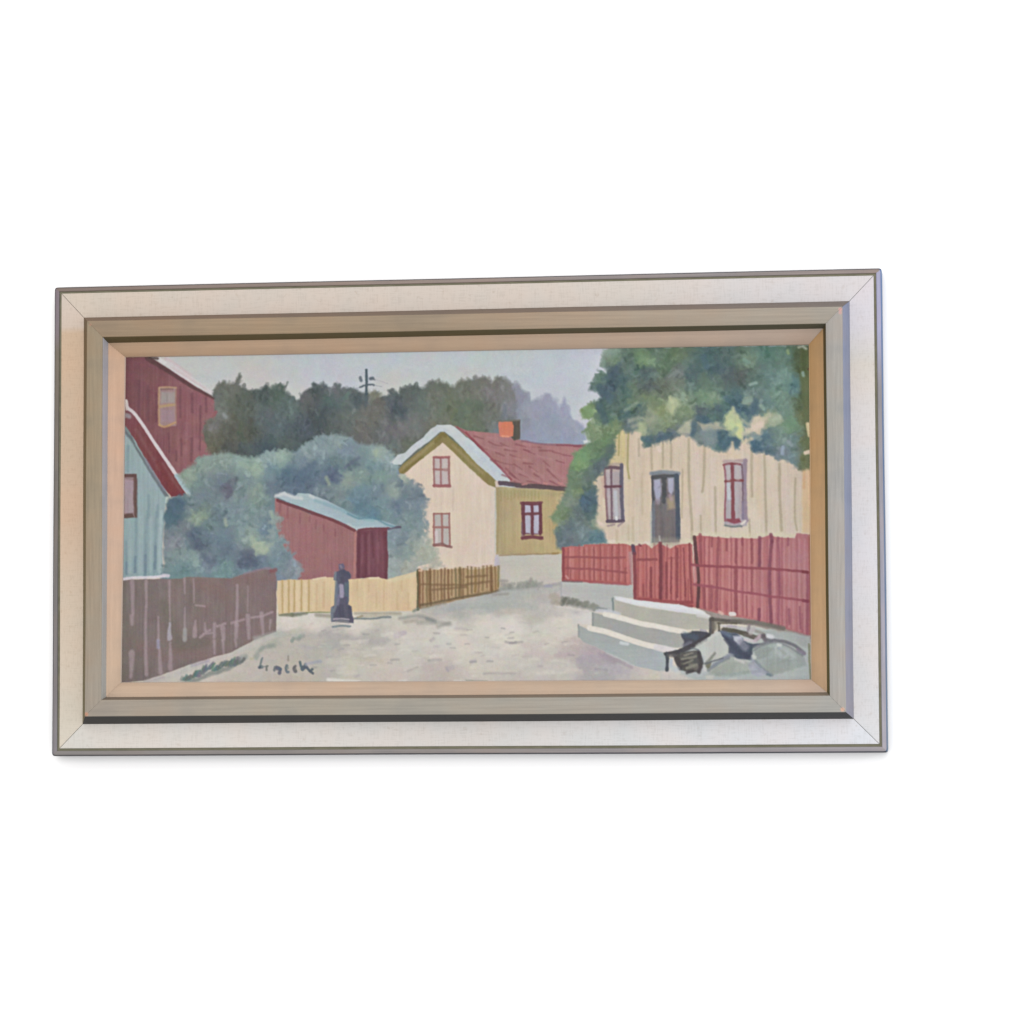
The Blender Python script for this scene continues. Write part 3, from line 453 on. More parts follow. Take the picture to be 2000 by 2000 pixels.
    lines([('D 1840,60 1800,35 1760,45', 5)], (186, 190, 176), a=.7, soft=2); stroke('D 1805,325 1810,355', 6, (140, 164, 152), a=.85, soft=1.8)
    stroke('D 1860,900 1880,1020', 8, (214, 196, 158), a=.9, soft=1.6); stroke('D 1835,1215 1890,1200', 8, (212, 196, 176), a=.95, soft=1.6); stroke('D 1870,285 1895,290', 5, (70, 50, 30), a=.9)
    # ---- ground
    foliage('E 1640,1130 F 0,1110 600,1100 1370,1080 1932,930 G 0,940 370,850 700,820 1040,760 1100,900 1400,1060 1400,1250 1240,1250 1240,1380 1500,1520 1840,1700 H 280,1760 1900,1700 1900,1900 0,1900 O 236,1345 E 900,1630 1250,1540 1500,1410 1740,1340',
        '560,1210:208,203,192 610,1215:210,203,192 700,1215:208,201,188 800,1215:198,193,182 840,1195:179,174,165 900,1190:169,168,161 960,1180:163,166,161 1000,1160:171,170,165 1050,1160:175,172,167 950,1210:208,201,192 1000,1225:210,204,196 1100,1220:206,201,190 1130,1180:177,174,169 1080,1240:202,197,186 1040,1195:183,178,171 1140,1205:206,201,196 600,1250:179,174,167 650,1250:171,168,163 720,1250:175,172,165 560,1245:183,178,167 560,1265:179,174,165 620,1270:175,172,163 500,1290:187,181,173 530,1240:169,168,157 450,1320:189,182,171 700,1280:185,180,169 690,1300:196,191,178 700,1310:194,189,180 800,1280:196,191,182 800,1250:200,195,186 760,1300:198,189,180 850,1310:187,178,171 950,1280:198,194,184 1000,1320:192,187,180 1100,1310:194,189,182 1050,1280:194,187,180 1150,1290:169,162,165 1180,1310:173,168,171 1230,1325:185,180,177 1120,1265:183,172,167 1190,1285:161,152,159 600,1320:187,180,167 640,1290:183,178,171 560,1300:185,176,167 900,1250:206,197,188 1000,1250:208,201,190 850,1240:202,197,188 880,1230:208,201,194 980,1130:177,174,165 1080,1150:181,176,169 1270,1325:198,191,180 1320,1320:198,191,184 1400,1320:169,174,171 1500,1320:173,178,175 1560,1300:169,176,179 400,1325:196,189,180',
        420, ln=(18, 46), wd=(7, 14), ang=(-.35, .3), jit=2.2, alpha=(.25, .55), rough=2, seed=6, edge=3, soft=2.6)
    lines([('F 700,1120 1200,1125', 6)], (162, 156, 138), a=.8, soft=2.4); stroke('F 270,1140 420,1150', 7, (150, 144, 130), a=.8, soft=2.4); stroke('F 760,1155 1060,1150', 3.5, (168, 160, 140), a=.6)
    stroke('F 0,1140 90,1130 160,1115', 7, (116, 118, 102), a=.85, soft=2.2); stroke('E 1800,1130 1932,1135', 8, (118, 118, 98), a=.85, soft=2); stroke('F 160,1110 420,1105', 3.5, (130, 134, 92), a=.8)
    stroke('F 695,1178 900,1180 1000,1165 1090,1165', 4, (112, 122, 122), a=.85, soft=1.5); stroke('F 730,1165 780,1150', 4, (140, 128, 100), a=.6)
    for q, w, c in (('F 1200,1180 1400,1150 1560,1200', 7, (134, 136, 132)), ('F 1240,1220 1380,1200', 6, (150, 142, 132)), ('F 1400,1225 1600,1225 1750,1240', 8, (150, 150, 142)), ('F 1500,1180 1580,1210', 6, (118, 124, 124)), ('F 1620,1270 1740,1230', 6, (140, 140, 132)), ('F 1820,1290 1932,1300', 6, (172, 164, 164)), ('F 1700,1080 1900,1060', 7, (154, 158, 158)), ('F 1450,1080 1600,1060', 9, (166, 168, 160)), ('G 150,1000 500,960', 14, (168, 172, 168)), ('G 0,1040 500,1030 750,1060', 16, (164, 168, 162)), ('G 100,1110 300,1090', 12, (166, 170, 166)), ('G 330,1120 620,1090', 10, (182, 174, 164)), ('G 750,1110 1050,1130', 12, (182, 178, 174)), ('F 1600,1110 1900,1010', 12, (168, 172, 170))): stroke(q, w, c, a=.55, soft=3)
    for q, w, c in (('F 1150,1370 1240,1340', 11, (178, 166, 176)), ('F 1540,1420 1570,1400', 7, (172, 166, 166)), ('F 1580,1490 1630,1490', 4, (180, 176, 176)), ('F 590,1470 630,1475', 4, (160, 156, 154)), ('F 510,1530 560,1520', 4, (162, 156, 156)), ('F 380,1605 430,1605', 4, (164, 160, 156)), ('F 1100,1640 1180,1630', 4, (152, 150, 148)), ('F 1520,1645 1590,1640 1650,1640', 4.6, (150, 148, 148)), ('F 1290,1760 1340,1740 1390,1720', 4.4, (164, 160, 152)), ('F 1720,1740 1780,1720', 9, (174, 168, 170)), ('F 1710,1720 1730,1760', 4, (160, 156, 160)), ('F 700,1820 740,1810', 6, (176, 168, 170)), ('F 920,1500 1000,1480', 9, (180, 176, 168)), ('G 440,1440 510,1450 620,1440', 4.4, (152, 146, 146)), ('G 490,1450 550,1445', 4, (138, 134, 138)), ('G 60,1660 90,1650', 9, (182, 176, 178)), ('G 800,1710 840,1710', 5, (172, 166, 166)), ('G 195,1790 330,1785', 4, (160, 154, 156)), ('G 360,1785 545,1785', 3.6, (166, 156, 158)), ('G 640,1600 720,1600', 5, (180, 174, 166)), ('F 1340,1540 1390,1540', 4, (184, 178, 172)), ('F 50,1560 80,1560', 3, (170, 160, 154)), ('G 1000,1590 1300,1560 1500,1560', 9, (182, 168, 170)), ('G 1250,1650 1500,1600', 12, (170, 162, 168)), ('G 1480,1570 1650,1630 1830,1720', 7, (160, 150, 158)), ('G 1430,1740 1560,1750', 5, (158, 152, 160)), ('G 1560,1700 1700,1740', 12, (174, 168, 174)), ('G 1600,1780 1800,1760', 9, (176, 170, 176))): stroke(q, w, c, a=.6, soft=2)
    rg = random.Random(33)
    for _ in range(80):
        x = rg.uniform(560, 1240); y = rg.uniform(1215, 1322)
        if x < 620 and y > 1270: continue
        if x > 1130 + (1240 - y) * -.8: continue
        L = rg.uniform(3, 14); d = rg.choice([(186, 180, 172), (176, 170, 166), (214, 209, 198), (170, 166, 166), (216, 212, 202), (182, 172, 174)])
        stroke([(x, y), (x + L, y - rg.uniform(-1, 3))], rg.uniform(1.8, 4), d, a=rg.uniform(.2, .45), soft=2)
    lines([('F 60,1380 300,1370 600,1375', 9), ('F 600,1390 900,1430 1050,1420', 12)], (170, 166, 164), a=.5, soft=4); lines([('F 50,1400 120,1370', 7), ('S 960,340 1000,270', 5), ('S 1110,310 1140,230', 5.5), ('F 0,1430 20,1400', 6)], (138, 148, 140), a=.65, soft=2)
    for _ in range(46):
        x = rg.uniform(640, 1110); y = rg.uniform(1232, 1318); L = rg.uniform(12, 34)
        stroke([(x, y), (x + L * .5, y - rg.uniform(0, 3)), (x + L, y + rg.uniform(-3, 2))], rg.uniform(4, 8), rg.choice([(214, 208, 196), (210, 205, 195), (206, 200, 190), (218, 213, 202)]), a=rg.uniform(.25, .5), soft=2, dry=.5)
    for _ in range(26):
        x = rg.uniform(560, 1120); y = rg.uniform(1225, 1312); L = rg.uniform(5, 13)
        stroke([(x, y), (x + L, y - rg.uniform(-1, 2))], rg.uniform(2.4, 4.5), rg.choice([(160, 156, 154), (168, 160, 160), (150, 148, 148)]), a=rg.uniform(.35, .6), soft=1.5)
    lines([('F 640,1540 1000,1530', 14), ('F 400,1660 700,1660', 12), ('F 1050,1250 1200,1240', 12)], (202, 198, 186), a=.4, soft=5)
    lines([('F 400,1860 560,1870 740,1880', 7)], (214, 212, 204), a=.95, soft=1.8); lines([('F 1190,1870 1270,1865', 5), ('F 1800,1875 1932,1880', 5), ('G 250,1880 310,1880', 5), ('H 1300,1860 1450,1880', 5)], (206, 202, 198), a=.85, soft=1.8)
    lines([('G 0,1865 230,1875', 3), ('F 1500,1885 1650,1880', 3)], (162, 164, 152), a=.8)
    # ---- left brown fence
    fill('E 30,750 330,742 700,735 760,715 1100,728 1250,735 1380,690 1600,630 1740,640 1760,760 1755,1330 1640,1370 1500,1425 1250,1555 900,1655 600,1765 300,1865 30,1895', (120, 108, 105), grad=(.7, -.1, (128, 108, 108)), amp=4, low=8, rough=1)
    lines([('E 70,800 70,1840', 10), ('E 500,1000 700,1500', 20), ('E 620,1500 960,1450', 22)], (106, 102, 90), a=.4, soft=6)
    lines([('E 900,800 1150,900', 26), ('E 250,1500 500,1600', 22), ('E 650,1550 950,1600', 22), ('E 1300,760 1700,720', 16)], (126, 100, 98), a=.4, soft=7)
    stroke('E 1400,680 1600,630 1690,620', 4, (140, 118, 128), a=.7, soft=2); stroke('E 1700,650 1745,640', 8, (126, 82, 86), a=.8, soft=2)
    for q, w, w2 in (('E 155,760 160,1000 160,1130', 9, 6), ('E 150,1150 155,1240', 8, 7), ('E 310,760 315,1050', 6.5, 4), ('E 310,1050 305,1400 315,1800', 4.5, 7.5), ('E 150,1560 150,1700 140,1830', 12, 6), ('E 445,1160 450,1420', 3, 5), ('E 455,1500 470,1780', 5, 9), ('E 570,760 575,1200', 5, 3), ('E 580,1450 580,1740', 4, 9), ('E 735,735 740,900', 4.5, 2.5), ('E 740,1060 740,1300', 2, 5), ('E 835,740 845,1000', 3, 2), ('E 1320,810 1325,1000 1315,1250', 5, 7), ('E 1315,1250 1310,1390', 9, 7), ('E 1300,1420 1310,1490', 6, 4), ('E 1440,1150 1450,1400', 9, 6), ('E 1440,820 1440,1100', 2, 2), ('E 1590,1120 1610,1350', 8, 5), ('E 1070,1240 1065,1390', 7, 6), ('E 1065,1430 1070,1570', 6, 4), ('E 1160,1280 1170,1400', 10, 7), ('E 1160,1420 1170,1570', 6, 3), ('E 860,1200 850,1370', 4, 9), ('E 970,1310 960,1230', 6, 3), ('E 1690,1200 1680,1300', 5, 3)):
        stroke(q, w, (160, 143, 147), a=.72, w2=w2, soft=1.9)
    lines([('E 1480,1170 1600,1150 1710,1105', 4.5), ('E 1100,1265 1190,1235', 5), ('E 1260,1230 1400,1190', 5), ('E 910,1385 960,1345 1020,1310', 5), ('E 860,1030 960,1045', 3.5), ('E 980,1350 1050,1340', 3)], (162, 143, 147), a=.75, soft=1.6)
    stroke('E 575,1230 568,1330 570,1400', 4, (164, 158, 166), a=.9, w2=10, soft=1.7); stroke('E 740,1305 740,1415', 8, (156, 154, 152), a=.85, soft=2); stroke('E 445,1425 445,1500', 6.5, (150, 146, 164), a=.85, soft=2); stroke('E 850,1290 850,1370', 8, (156, 138, 140), a=.7, soft=2)
    fill('E 340,1885 600,1775 900,1665 1250,1565 1500,1435 1740,1345 1800,1370 1500,1500 1200,1620 900,1740 600,1840 400,1900', (186, 182, 176), a=.9, soft=3, rough=2); stroke('E 820,1700 1000,1650', 6, (160, 152, 164), a=.7, soft=3); stroke('E 300,1880 500,1830', 6, (168, 158, 162), a=.6, soft=3)
    stroke('E 1520,1400 1800,1330', 8, (168, 172, 166), a=.6, soft=3.5)
    stroke('E 720,1850 860,1862 1010,1800 1180,1750 1290,1690', 8, (122, 130, 126), a=.75, soft=2.4, rough=3); stroke('E 1270,1690 1330,1650 1410,1600', 10, (126, 136, 132), a=.6, soft=3, rough=3)
    for k in range(60):
        t = k / 59; x = 730 + t * 640 + random.uniform(-10, 10); y = 1850 - t * 210 - 22 * math.sin(t * 3.1) + random.uniform(-22, 22)
        stroke('E %f,%f %f,%f' % (x, y + 16, x + random.uniform(10, 50), y - random.uniform(0, 45)), random.uniform(2.5, 6.5), (102 + random.uniform(-14, 16), 118 + random.uniform(-12, 12), 114 + random.uniform(-12, 12)), a=.8, soft=1.8)
    lines([('S 230,700 210,640 240,580 330,500 470,440 560,420', 7), ('S 480,460 590,430', 9), ('S 300,520 350,470', 8), ('S 200,680 250,640', 8)], (140, 148, 140), a=.5, soft=2.6); stroke('S 620,210 1180,210', 6, (168, 172, 166), a=.5, soft=3)
    stroke('S 100,710 150,700', 4, (170, 168, 140), a=.6, soft=2)
    # signature
    sg = (84, 94, 102)
    stroke('S 345,700 310,790 285,880', 4, (110, 122, 120), a=.85, soft=1.1); stroke('S 275,885 330,875', 6, sg, a=.85, soft=1.4); stroke('S 330,875 400,870 460,860', 3, (130, 138, 134), a=.8)
    stroke('S 440,860 430,900 435,950', 4, (110, 114, 108), a=.85)
    stroke('S 590,950 610,890 660,890 720,930', 5, (106, 112, 114), a=.9); stroke('S 650,910 700,930 700,1010', 7, (98, 98, 112), a=.9, soft=1.4); stroke('S 680,910 730,930', 5, (92, 104, 118), a=.8)
    stroke('S 860,850 835,900 860,980 890,985', 4.6, (100, 112, 118), a=.9); stroke('S 870,870 880,910', 3, (110, 118, 120), a=.7); stroke('S 885,650 885,740', 3.4, (146, 140, 128), a=.9)
    stroke('S 1030,860 1000,910 1030,980 1050,970', 5, (106, 104, 106), a=.9); stroke('S 1030,900 1050,960', 4, (96, 96, 96), a=.6)
    stroke('S 1130,780 1150,860 1190,940', 5, (88, 104, 110), a=.92); stroke('S 1190,930 1240,830', 6, (92, 104, 112), a=.9); stroke('S 1180,880 1260,890 1320,950 1400,1010', 5, sg, a=.92); stroke('S 1340,970 1390,930', 4.5, sg, a=.9); stroke('S 1180,920 1260,880', 7, (92, 100, 112), a=.7)
    stroke('S 1260,820 1400,790 1560,760', 6, (158, 160, 172), a=.7, soft=2)
    # ---- yellow fence
    fill('E 1765,760 1932,745 F 0,748 200,745 370,715 460,720 640,745 860,725 960,720 1060,745 1380,655 1395,800 1385,1060 1350,1095 700,1105 400,1100 0,1110 E 1780,1130 1765,1000', (207, 186, 152), grad=(1.0, .1, (205, 182, 148)), amp=4, low=4, rough=1.2)
    lines([('E 1822,760 1825,1110', 4), ('E 1893,760 1895,1110', 4), ('F 25,760 22,1100', 4), ('F 105,750 100,1090', 4), ('F 188,750 185,1090', 4)], (176, 152, 104), a=.75, soft=1.4)
    lines([('F 275,800 270,1080', 4), ('F 355,780 350,1060', 4), ('F 725,760 720,860', 3), ('F 855,750 850,880', 3), ('F 1020,760 1018,1080', 3.4), ('F 1165,880 1165,1070', 3), ('F 1215,760 1215,870', 3), ('F 935,900 935,1060', 3), ('F 1290,900 1290,1070', 3)], (192, 166, 130), a=.6, soft=1.8)
    lines([('F 60,780 60,1080', 6), ('F 145,780 145,1080', 6), ('E 1860,790 1860,1100', 5), ('F 800,780 800,1080', 6), ('F 1330,720 1325,1040', 8), ('F 235,780 235,1070', 6)], (216, 196, 160), a=.5, soft=2.2)
    lines([('F 1080,760 1380,690', 8)], (204, 196, 164), a=.6, soft=3); lines([('F 240,745 370,722', 4), ('F 860,735 960,725', 4)], (214, 200, 172), a=.6)
    # ---- brown picket fence
    fill('F 1385,650 1932,620 G 30,640 210,620 240,605 345,602 370,870 0,955 F 1700,1010 1400,1080 1385,900', (162, 137, 104), amp=5, low=5)
    stroke('F 1395,650 1400,850 1395,1080', 5, (88, 84, 58), a=.9, soft=1.5)
    x = 813.8 + 5
    while x < 974:
        t = (x - 815) / 158; y0 = 1114 - 9 * t + random.uniform(-2, 3); y1 = 1188 - 35 * t
        wv = random.uniform(2.4, 4.6)
        stroke([(x, y0), (x + random.uniform(-1.5, 1.5), y1 - random.uniform(0, 12))], wv, (122 + random.uniform(-14, 8), 96 + random.uniform(-12, 8), 66 + random.uniform(-8, 8)), a=random.uniform(.6, .9), soft=1.4, curve=False)
        stroke([(x + 4, y0 - 1), (x + 4, y1 - 8)], 3, (184, 158, 120), a=.5, soft=1.6, curve=False)
        x += random.uniform(6.2, 8.6)
    lines([('F 1520,670 1530,1000', 7), ('F 1870,640 1880,940', 5), ('G 270,620 285,860', 6)], (112, 86, 54), a=.6, soft=2)
    lines([('F 1430,800 1932,810', 4), ('F 1560,860 1932,830', 4), ('G 0,720 230,700', 4), ('G 0,800 280,765', 4.6)], (114, 88, 60), a=.65, soft=1.7)
    lines([('F 1420,1030 1600,1000 1932,935 G 100,920 370,870', 4.6)], (98, 84, 62), a=.75, soft=1.8); lines([('F 1440,1060 1700,1010', 5)], (122, 122, 112), a=.5, soft=2.5)
    stroke('F 1410,650 1440,645', 4, (214, 184, 164), a=.7); stroke('F 1350,1095 1400,1070', 5, (112, 122, 112), a=.7, soft=2)
    # weeds by the foundation
    fill('G 372,490 1050,470 1055,770 900,805 700,800 480,800 380,740', (188, 183, 173), a=.8, soft=2, amp=3, low=3, streak='h')
    stroke('G 380,862 520,855 700,838 860,825 1050,795', 6, (146, 148, 144), a=.6, soft=2.4); stroke('G 380,900 700,890 1040,850', 12, (166, 170, 166), a=.5, soft=4)
    for k in range(26):
        t = random.random(); x = 380 + t * 480; y = 850 - t * 50
        stroke('G %f,%f %f,%f' % (x, y, x + random.uniform(-5, 30), y - random.uniform(10, 50)), random.uniform(4, 7), (136, 139, 131), a=.6, soft=2.2)
    lines([('G 380,760 450,765', 6), ('G 400,800 480,820', 8), ('G 690,790 720,740', 6), ('G 300,915 460,905', 4)], (138, 134, 128), a=.6, soft=2.2); stroke('G 880,820 940,820', 5, (156, 154, 172), a=.7, soft=2); stroke('G 800,860 820,800', 4, (146, 144, 140), a=.5); stroke('G 950,800 1050,780', 3, (164, 156, 160), a=.6)
    # ---- wall under the right fences
    stroke('G 1000,1040 1060,1040 1300,1085 1420,1100', 7, (200, 195, 188), a=.6, soft=2.6)
    fill('G 1055,770 1300,770 1850,800 1860,950 1690,950 1640,1000 1640,1110 1400,1090 1060,1010 1040,1030', (176, 176, 173), amp=3, low=3, streak='h'); stroke('G 1050,880 1048,1020', 4, (192, 190, 188), a=.7, soft=2)
    for k in range(44):
        t = random.random() ** 1.2; x = 1050 + t * 400; y = 990 + t * 70
        g = 104 + t * 40
        stroke('G %f,%f %f,%f' % (x, y + random.uniform(-15, 35), x + random.uniform(-15, 45), y - random.uniform(10, 60) * (1 - .6 * t)), random.uniform(4, 8), (g, g + 1, g - 8), a=.6, soft=2)
    for q in ('G 940,930 1000,1000', 'G 980,920 1030,960', 'G 960,1000 1040,1010'): stroke(q, 9, (160, 152, 138), a=.6, soft=2.6)
    stroke('G 1056,775 1052,930', 3.2, (156, 154, 156), a=.7, soft=1.6); stroke('G 1060,1025 1250,1055 1440,1082', 3.4, (134, 136, 130), a=.6, soft=1.8)
    stroke('G 1440,1055 1560,1075', 3.4, (134, 140, 140), a=.8); lines([('G 1100,1050 1380,1090', 6)], (202, 194, 188), a=.6, soft=2.4)
    # ---- red fences
    def pickets(x0, yt0, yb0, x1, yt1, yb1, n, dark, light, a=.6):
        for i in range(n):
            t = (i + random.uniform(.2, .8)) / n; x = x0 + (x1 - x0) * t; ya = yt0 + (yt1 - yt0) * t; yb = yb0 + (yb1 - yb0) * t
            lo = random.random()
            if lo < .62: stroke([(x, ya + random.uniform(-3, 4)), (x + random.uniform(-1, 1), yb - random.uniform(2, 6))], random.uniform(2, 3.6), dark, a=a * random.uniform(.5, 1), soft=1.5, curve=False)
            else: stroke([(x, yb - random.uniform(20, 50)), (x, yb - 4)], random.uniform(2, 3.6), dark, a=a * random.uniform(.6, 1), soft=1.5, curve=False)
            stroke([(x + 4.6, ya + 3), (x + 4.6, yb - 5)], random.uniform(3, 4.5), light, a=.4, soft=1.8, curve=False)
    fill('G 1065,390 1160,375 1300,380 1310,360 1580,350 1750,352 1840,372 1840,805 1560,785 1280,770 1065,760', (168, 98, 95), amp=5, low=4, rough=1.4)
    pickets(1100, 1068, 1133, 1224, 1063, 1139, 11, (140, 76, 78), (200, 146, 142), .85)
    lines([('G 1080,500 1300,495 1500,505 1760,500', 4.2), ('G 1110,622 1400,632 1780,670', 4.2)], (142, 76, 80), a=.85, soft=1.3)
    stroke('G 1075,400 1078,600 1080,755', 5, (128, 62, 68), a=.85, soft=1.5); stroke('G 1080,755 1300,765 1600,790 1800,800', 4.4, (150, 78, 82), a=.8, soft=1.5); stroke('G 1075,765 1280,775', 2.6, (112, 96, 98), a=.8)
    stroke('G 1110,710 1130,735', 4, (200, 150, 150), a=.7); stroke('G 1790,700 1800,790', 7, (184, 112, 108), a=.7)
    fill('G 1800,440 1850,430 1860,800 1830,800', (168, 132, 134), a=.8, soft=2)
    fill('G 1850,372 H 0,365 60,350 130,400 200,345 330,400 420,360 540,350 575,360 610,1060 420,1000 0,960 G 1860,950', (170, 98, 95), amp=6, low=4, rough=1.2)
    pickets(1243, 1065, 1166, 1348, 1064, 1180, 13, (134, 66, 72), (198, 138, 134), .8)
    stroke('G 1850,372 1865,460', 7, (84, 64, 82), a=.92, soft=1.3); stroke('G 1865,460 1875,700 1870,960', 6, (122, 60, 68), a=.85, soft=1.5); stroke('G 1920,360 H 5,370', 4, (112, 52, 62), a=.8)
    lines([('H -30,525 60,525 180,525', 5)], (136, 70, 74), a=.85, soft=1.4); lines([('H 300,510 440,505', 4)], (150, 80, 84), a=.5)
    stroke('H 222,345 228,560 225,960', 7, (112, 54, 62), a=.88, soft=1.4)
    lines([('H 290,560 290,950', 5), ('H 410,400 410,940', 4), ('H 545,350 555,640 570,1000', 4.6), ('H 120,620 115,940', 5), ('H 345,500 340,900', 3), ('H 480,400 500,930', 3)], (128, 62, 68), a=.82, soft=1.3)
    stroke('G 1900,965 H 0,965 230,985 400,1000 570,1000', 6.5, (142, 70, 74), a=.88, soft=1.4); stroke('H 450,1020 520,1040 570,1045', 6, (136, 68, 72), a=.85)
    fill('H 590,275 650,255 690,262 780,270 870,280 1050,288 1290,292 1440,250 1500,275 1720,285 1735,235 1860,245 1885,300 1890,1400 1600,1300 1300,1210 870,1130 670,1080 600,1050', (173, 104, 102), grad=(1.0, 0, (171, 116, 120)), amp=5, low=5, rough=1.2)
    pickets(1372, 1050, 1190, 1475, 1052, 1210, 10, (138, 72, 82), (204, 152, 148), .75)
    pickets(1480, 1052, 1212, 1572, 1050, 1240, 9, (146, 82, 98), (196, 150, 156), .55)
    lines([('H 665,250 668,400 672,560', 6), ('H 795,280 795,380', 4), ('H 868,285 855,600 852,1080', 5.4), ('H 1060,300 1060,560', 4), ('H 1055,620 1058,1120', 6), ('H 790,820 790,1060', 6), ('H 700,840 715,1060', 6), ('H 1130,290 1130,360', 4.5), ('H 1235,300 1240,560', 5), ('H 960,300 960,420', 4), ('H 1240,640 1235,900', 3.4)], (134, 70, 78), a=.7, soft=1.5)
    lines([('H 1325,280 1322,600', 6), ('H 1320,1080 1315,1200', 6), ('H 1450,250 1462,320', 7), ('H 1455,320 1435,700 1450,1240', 6.4)], (116, 60, 78), a=.72, soft=1.5)
    lines([('H 1530,285 1545,600 1535,1280', 4.5), ('H 1640,290 1640,360', 5), ('H 1650,1080 1655,1240', 5), ('H 1770,1050 1775,1290', 4), ('H 1860,700 1855,1380', 6), ('H 1540,640 1545,900', 5)], (138, 76, 92), a=.65, soft=1.7)
    stroke('H 598,275 620,480 645,760 640,1050', 6.5, (86, 54, 56), a=.92, soft=1.3); stroke('H 600,600 605,760', 7, (190, 144, 144), a=.5, soft=2)
    stroke('H 565,582 640,588 860,600 1060,610 1330,622 1600,640 1855,665', 5, (136, 68, 78), a=.88, soft=1.3); stroke('H 1810,660 1855,668', 6, (118, 52, 62), a=.8)
    stroke('H 590,800 700,815 860,838 1060,875 1240,900 1450,935 1600,950 1860,985', 4.8, (144, 76, 88), a=.85, soft=1.4); stroke('H 1810,980 1860,985', 6, (124, 60, 74), a=.8)
    stroke('H 1875,260 1888,800 1890,1390', 4.6, (152, 92, 82), a=.8, soft=2)
    stroke('H 1700,500 1780,500', 22, (176, 124, 136), a=.4, soft=7)
    fill('H 660,1070 870,1125 1300,1205 1600,1295 1890,1370 1890,1440 1600,1350 1200,1250 800,1170', (140, 128, 124), a=.85, soft=2, rough=1.5)
    stroke('H 1005,1128 1040,1130', 8, (212, 202, 198), a=.97, soft=1.3); stroke('H 880,1110 910,1125', 6, (206, 172, 160), a=.85, soft=1.8)
    # ---- stone steps
    fill('H -290,930 0,980 450,1030 700,1105 770,1150 500,1120 0,1040 -250,1010', (206, 207, 208), amp=3, low=2, streak='h', rough=1)
    fill('G 1650,970 1932,1050 H 0,1050 500,1120 740,1150 765,1180 762,1300 500,1300 0,1205 G 1640,1115 1640,1000', (172, 171, 160), amp=3, low=3, streak='h', rough=1)
    stroke('G 1625,955 1632,1100', 3.6, (112, 126, 124), a=.85, soft=1.5); stroke('G 1690,960 1850,1000 H 0,1015 450,1060 700,1120', 7, (214, 213, 214), a=.7, soft=2); stroke('H 640,1140 760,1160', 7, (204, 202, 200), a=.85, soft=2)
    stroke('G 1450,1095 1600,1100 1700,1130', 6, (190, 192, 198), a=.8, soft=2)
    fill('G 1400,1105 1560,1150 1932,1235 H 0,1245 480,1340 480,1500 300,1500 0,1420 G 1500,1300 1400,1260', (160, 162, 157), amp=3, low=3, streak='h', rough=1)
    stroke('G 1540,1130 1700,1170 1932,1235 H 200,1270 500,1335', 9.5, (218, 213, 203), a=.97, soft=1.3)
    stroke('G 1405,1120 1408,1255', 3.4, (136, 142, 140), a=.85, soft=1.5)
    fill('G 1240,1255 1380,1310 1932,1475 H 0,1480 290,1560 285,1755 250,1770 G 1840,1700 1500,1525 1300,1440 1250,1380', (157, 162, 159), grad=(.6, .4, (168, 175, 177)), amp=3, low=3, streak='h', rough=1)
    stroke('G 1370,1285 1600,1340 1932,1455 H 200,1500 410,1550', 10, (218, 212, 202), a=.97, soft=1.3); stroke('H 180,1500 400,1545', 12, (204, 200, 202), a=.8, soft=2)
    stroke('G 1245,1250 1250,1380', 3.4, (140, 146, 144), a=.8, soft=1.6); stroke('G 1720,1450 1790,1460', 6, (200, 204, 206), a=.9, soft=1.8); stroke('G 1560,1560 1700,1620 1850,1700', 3, (186, 186, 188), a=.7, soft=1.8)
    stroke('H 290,1755 400,1790 450,1810', 7, (206, 202, 198), a=.7, soft=2.4)
    # ---- stones and planks beside the steps
    fill('Z 0,860 240,880 200,640 600,360 1100,280 1880,400 1880,960 900,980 0,960', (172, 179, 178), amp=4, low=4, streak='h', a=.95, soft=3, rough=3)
    fill('Z 0,830 220,860 420,950 0,960', (200, 194, 188), a=.9, soft=3, rough=2)
    fill('Z 1150,330 1450,330 1880,420 1880,560 1500,420', (160, 164, 162), a=.7, soft=3, rough=3)
    fill('Z 560,820 700,740 880,650 1040,700 1150,760 1130,860 900,900 640,900', (162, 168, 162), rough=3, soft=2, amp=5)
    fill('Z 600,880 700,780 860,720 980,740 900,860 760,890', (150, 156, 151), rough=2, soft=2.4, a=.7)
    stroke('Z 600,830 720,740 860,670', 5, (120, 126, 130), a=.7, soft=1.8); stroke('Z 700,880 900,880 1100,850', 5, (140, 150, 146), a=.6, soft=2.4)
    fill('Z 1120,760 1200,720 1330,830 1380,890 1250,900 1130,870', (168, 172, 180), rough=3, soft=2.2)
    fill('Z 255,375 330,370 400,335 560,340 625,365 600,410 480,490 360,570 270,610 200,620 280,560 290,470', (70, 72, 82), rough=2, soft=1.8, amp=5)
    stroke('Z 300,380 440,410', 10, (78, 92, 108), a=.6, soft=2.5); stroke('Z 300,520 370,490', 9, (122, 122, 132), a=.6, soft=2.4); stroke('Z 500,320 560,330', 4, (148, 144, 160), a=.7)
    stroke('Z 640,185 650,260 640,340', 10, (90, 84, 78), a=.9, soft=1.8); stroke('Z 620,200 625,350', 5, (84, 82, 84), a=.8); stroke('Z 690,230 680,300', 9, (118, 114, 100), a=.7, soft=2.4); stroke('Z 735,240 735,330', 5, (82, 78, 66), a=.8)
    stroke('Z 640,185 800,205 1000,220', 7, (84, 78, 72), a=.9, soft=1.6); stroke('Z 900,210 1200,230 1540,300', 8.5, (108, 102, 96), a=.85, soft=2); stroke('Z 720,235 950,240', 4, (92, 86, 74), a=.8)
    fill('Z 745,265 850,262 960,272 1095,280 1090,320 950,310 800,300', (184, 180, 180), rough=1.5, soft=1.6); stroke('Z 840,275 950,280', 3, (160, 150, 160), a=.7)
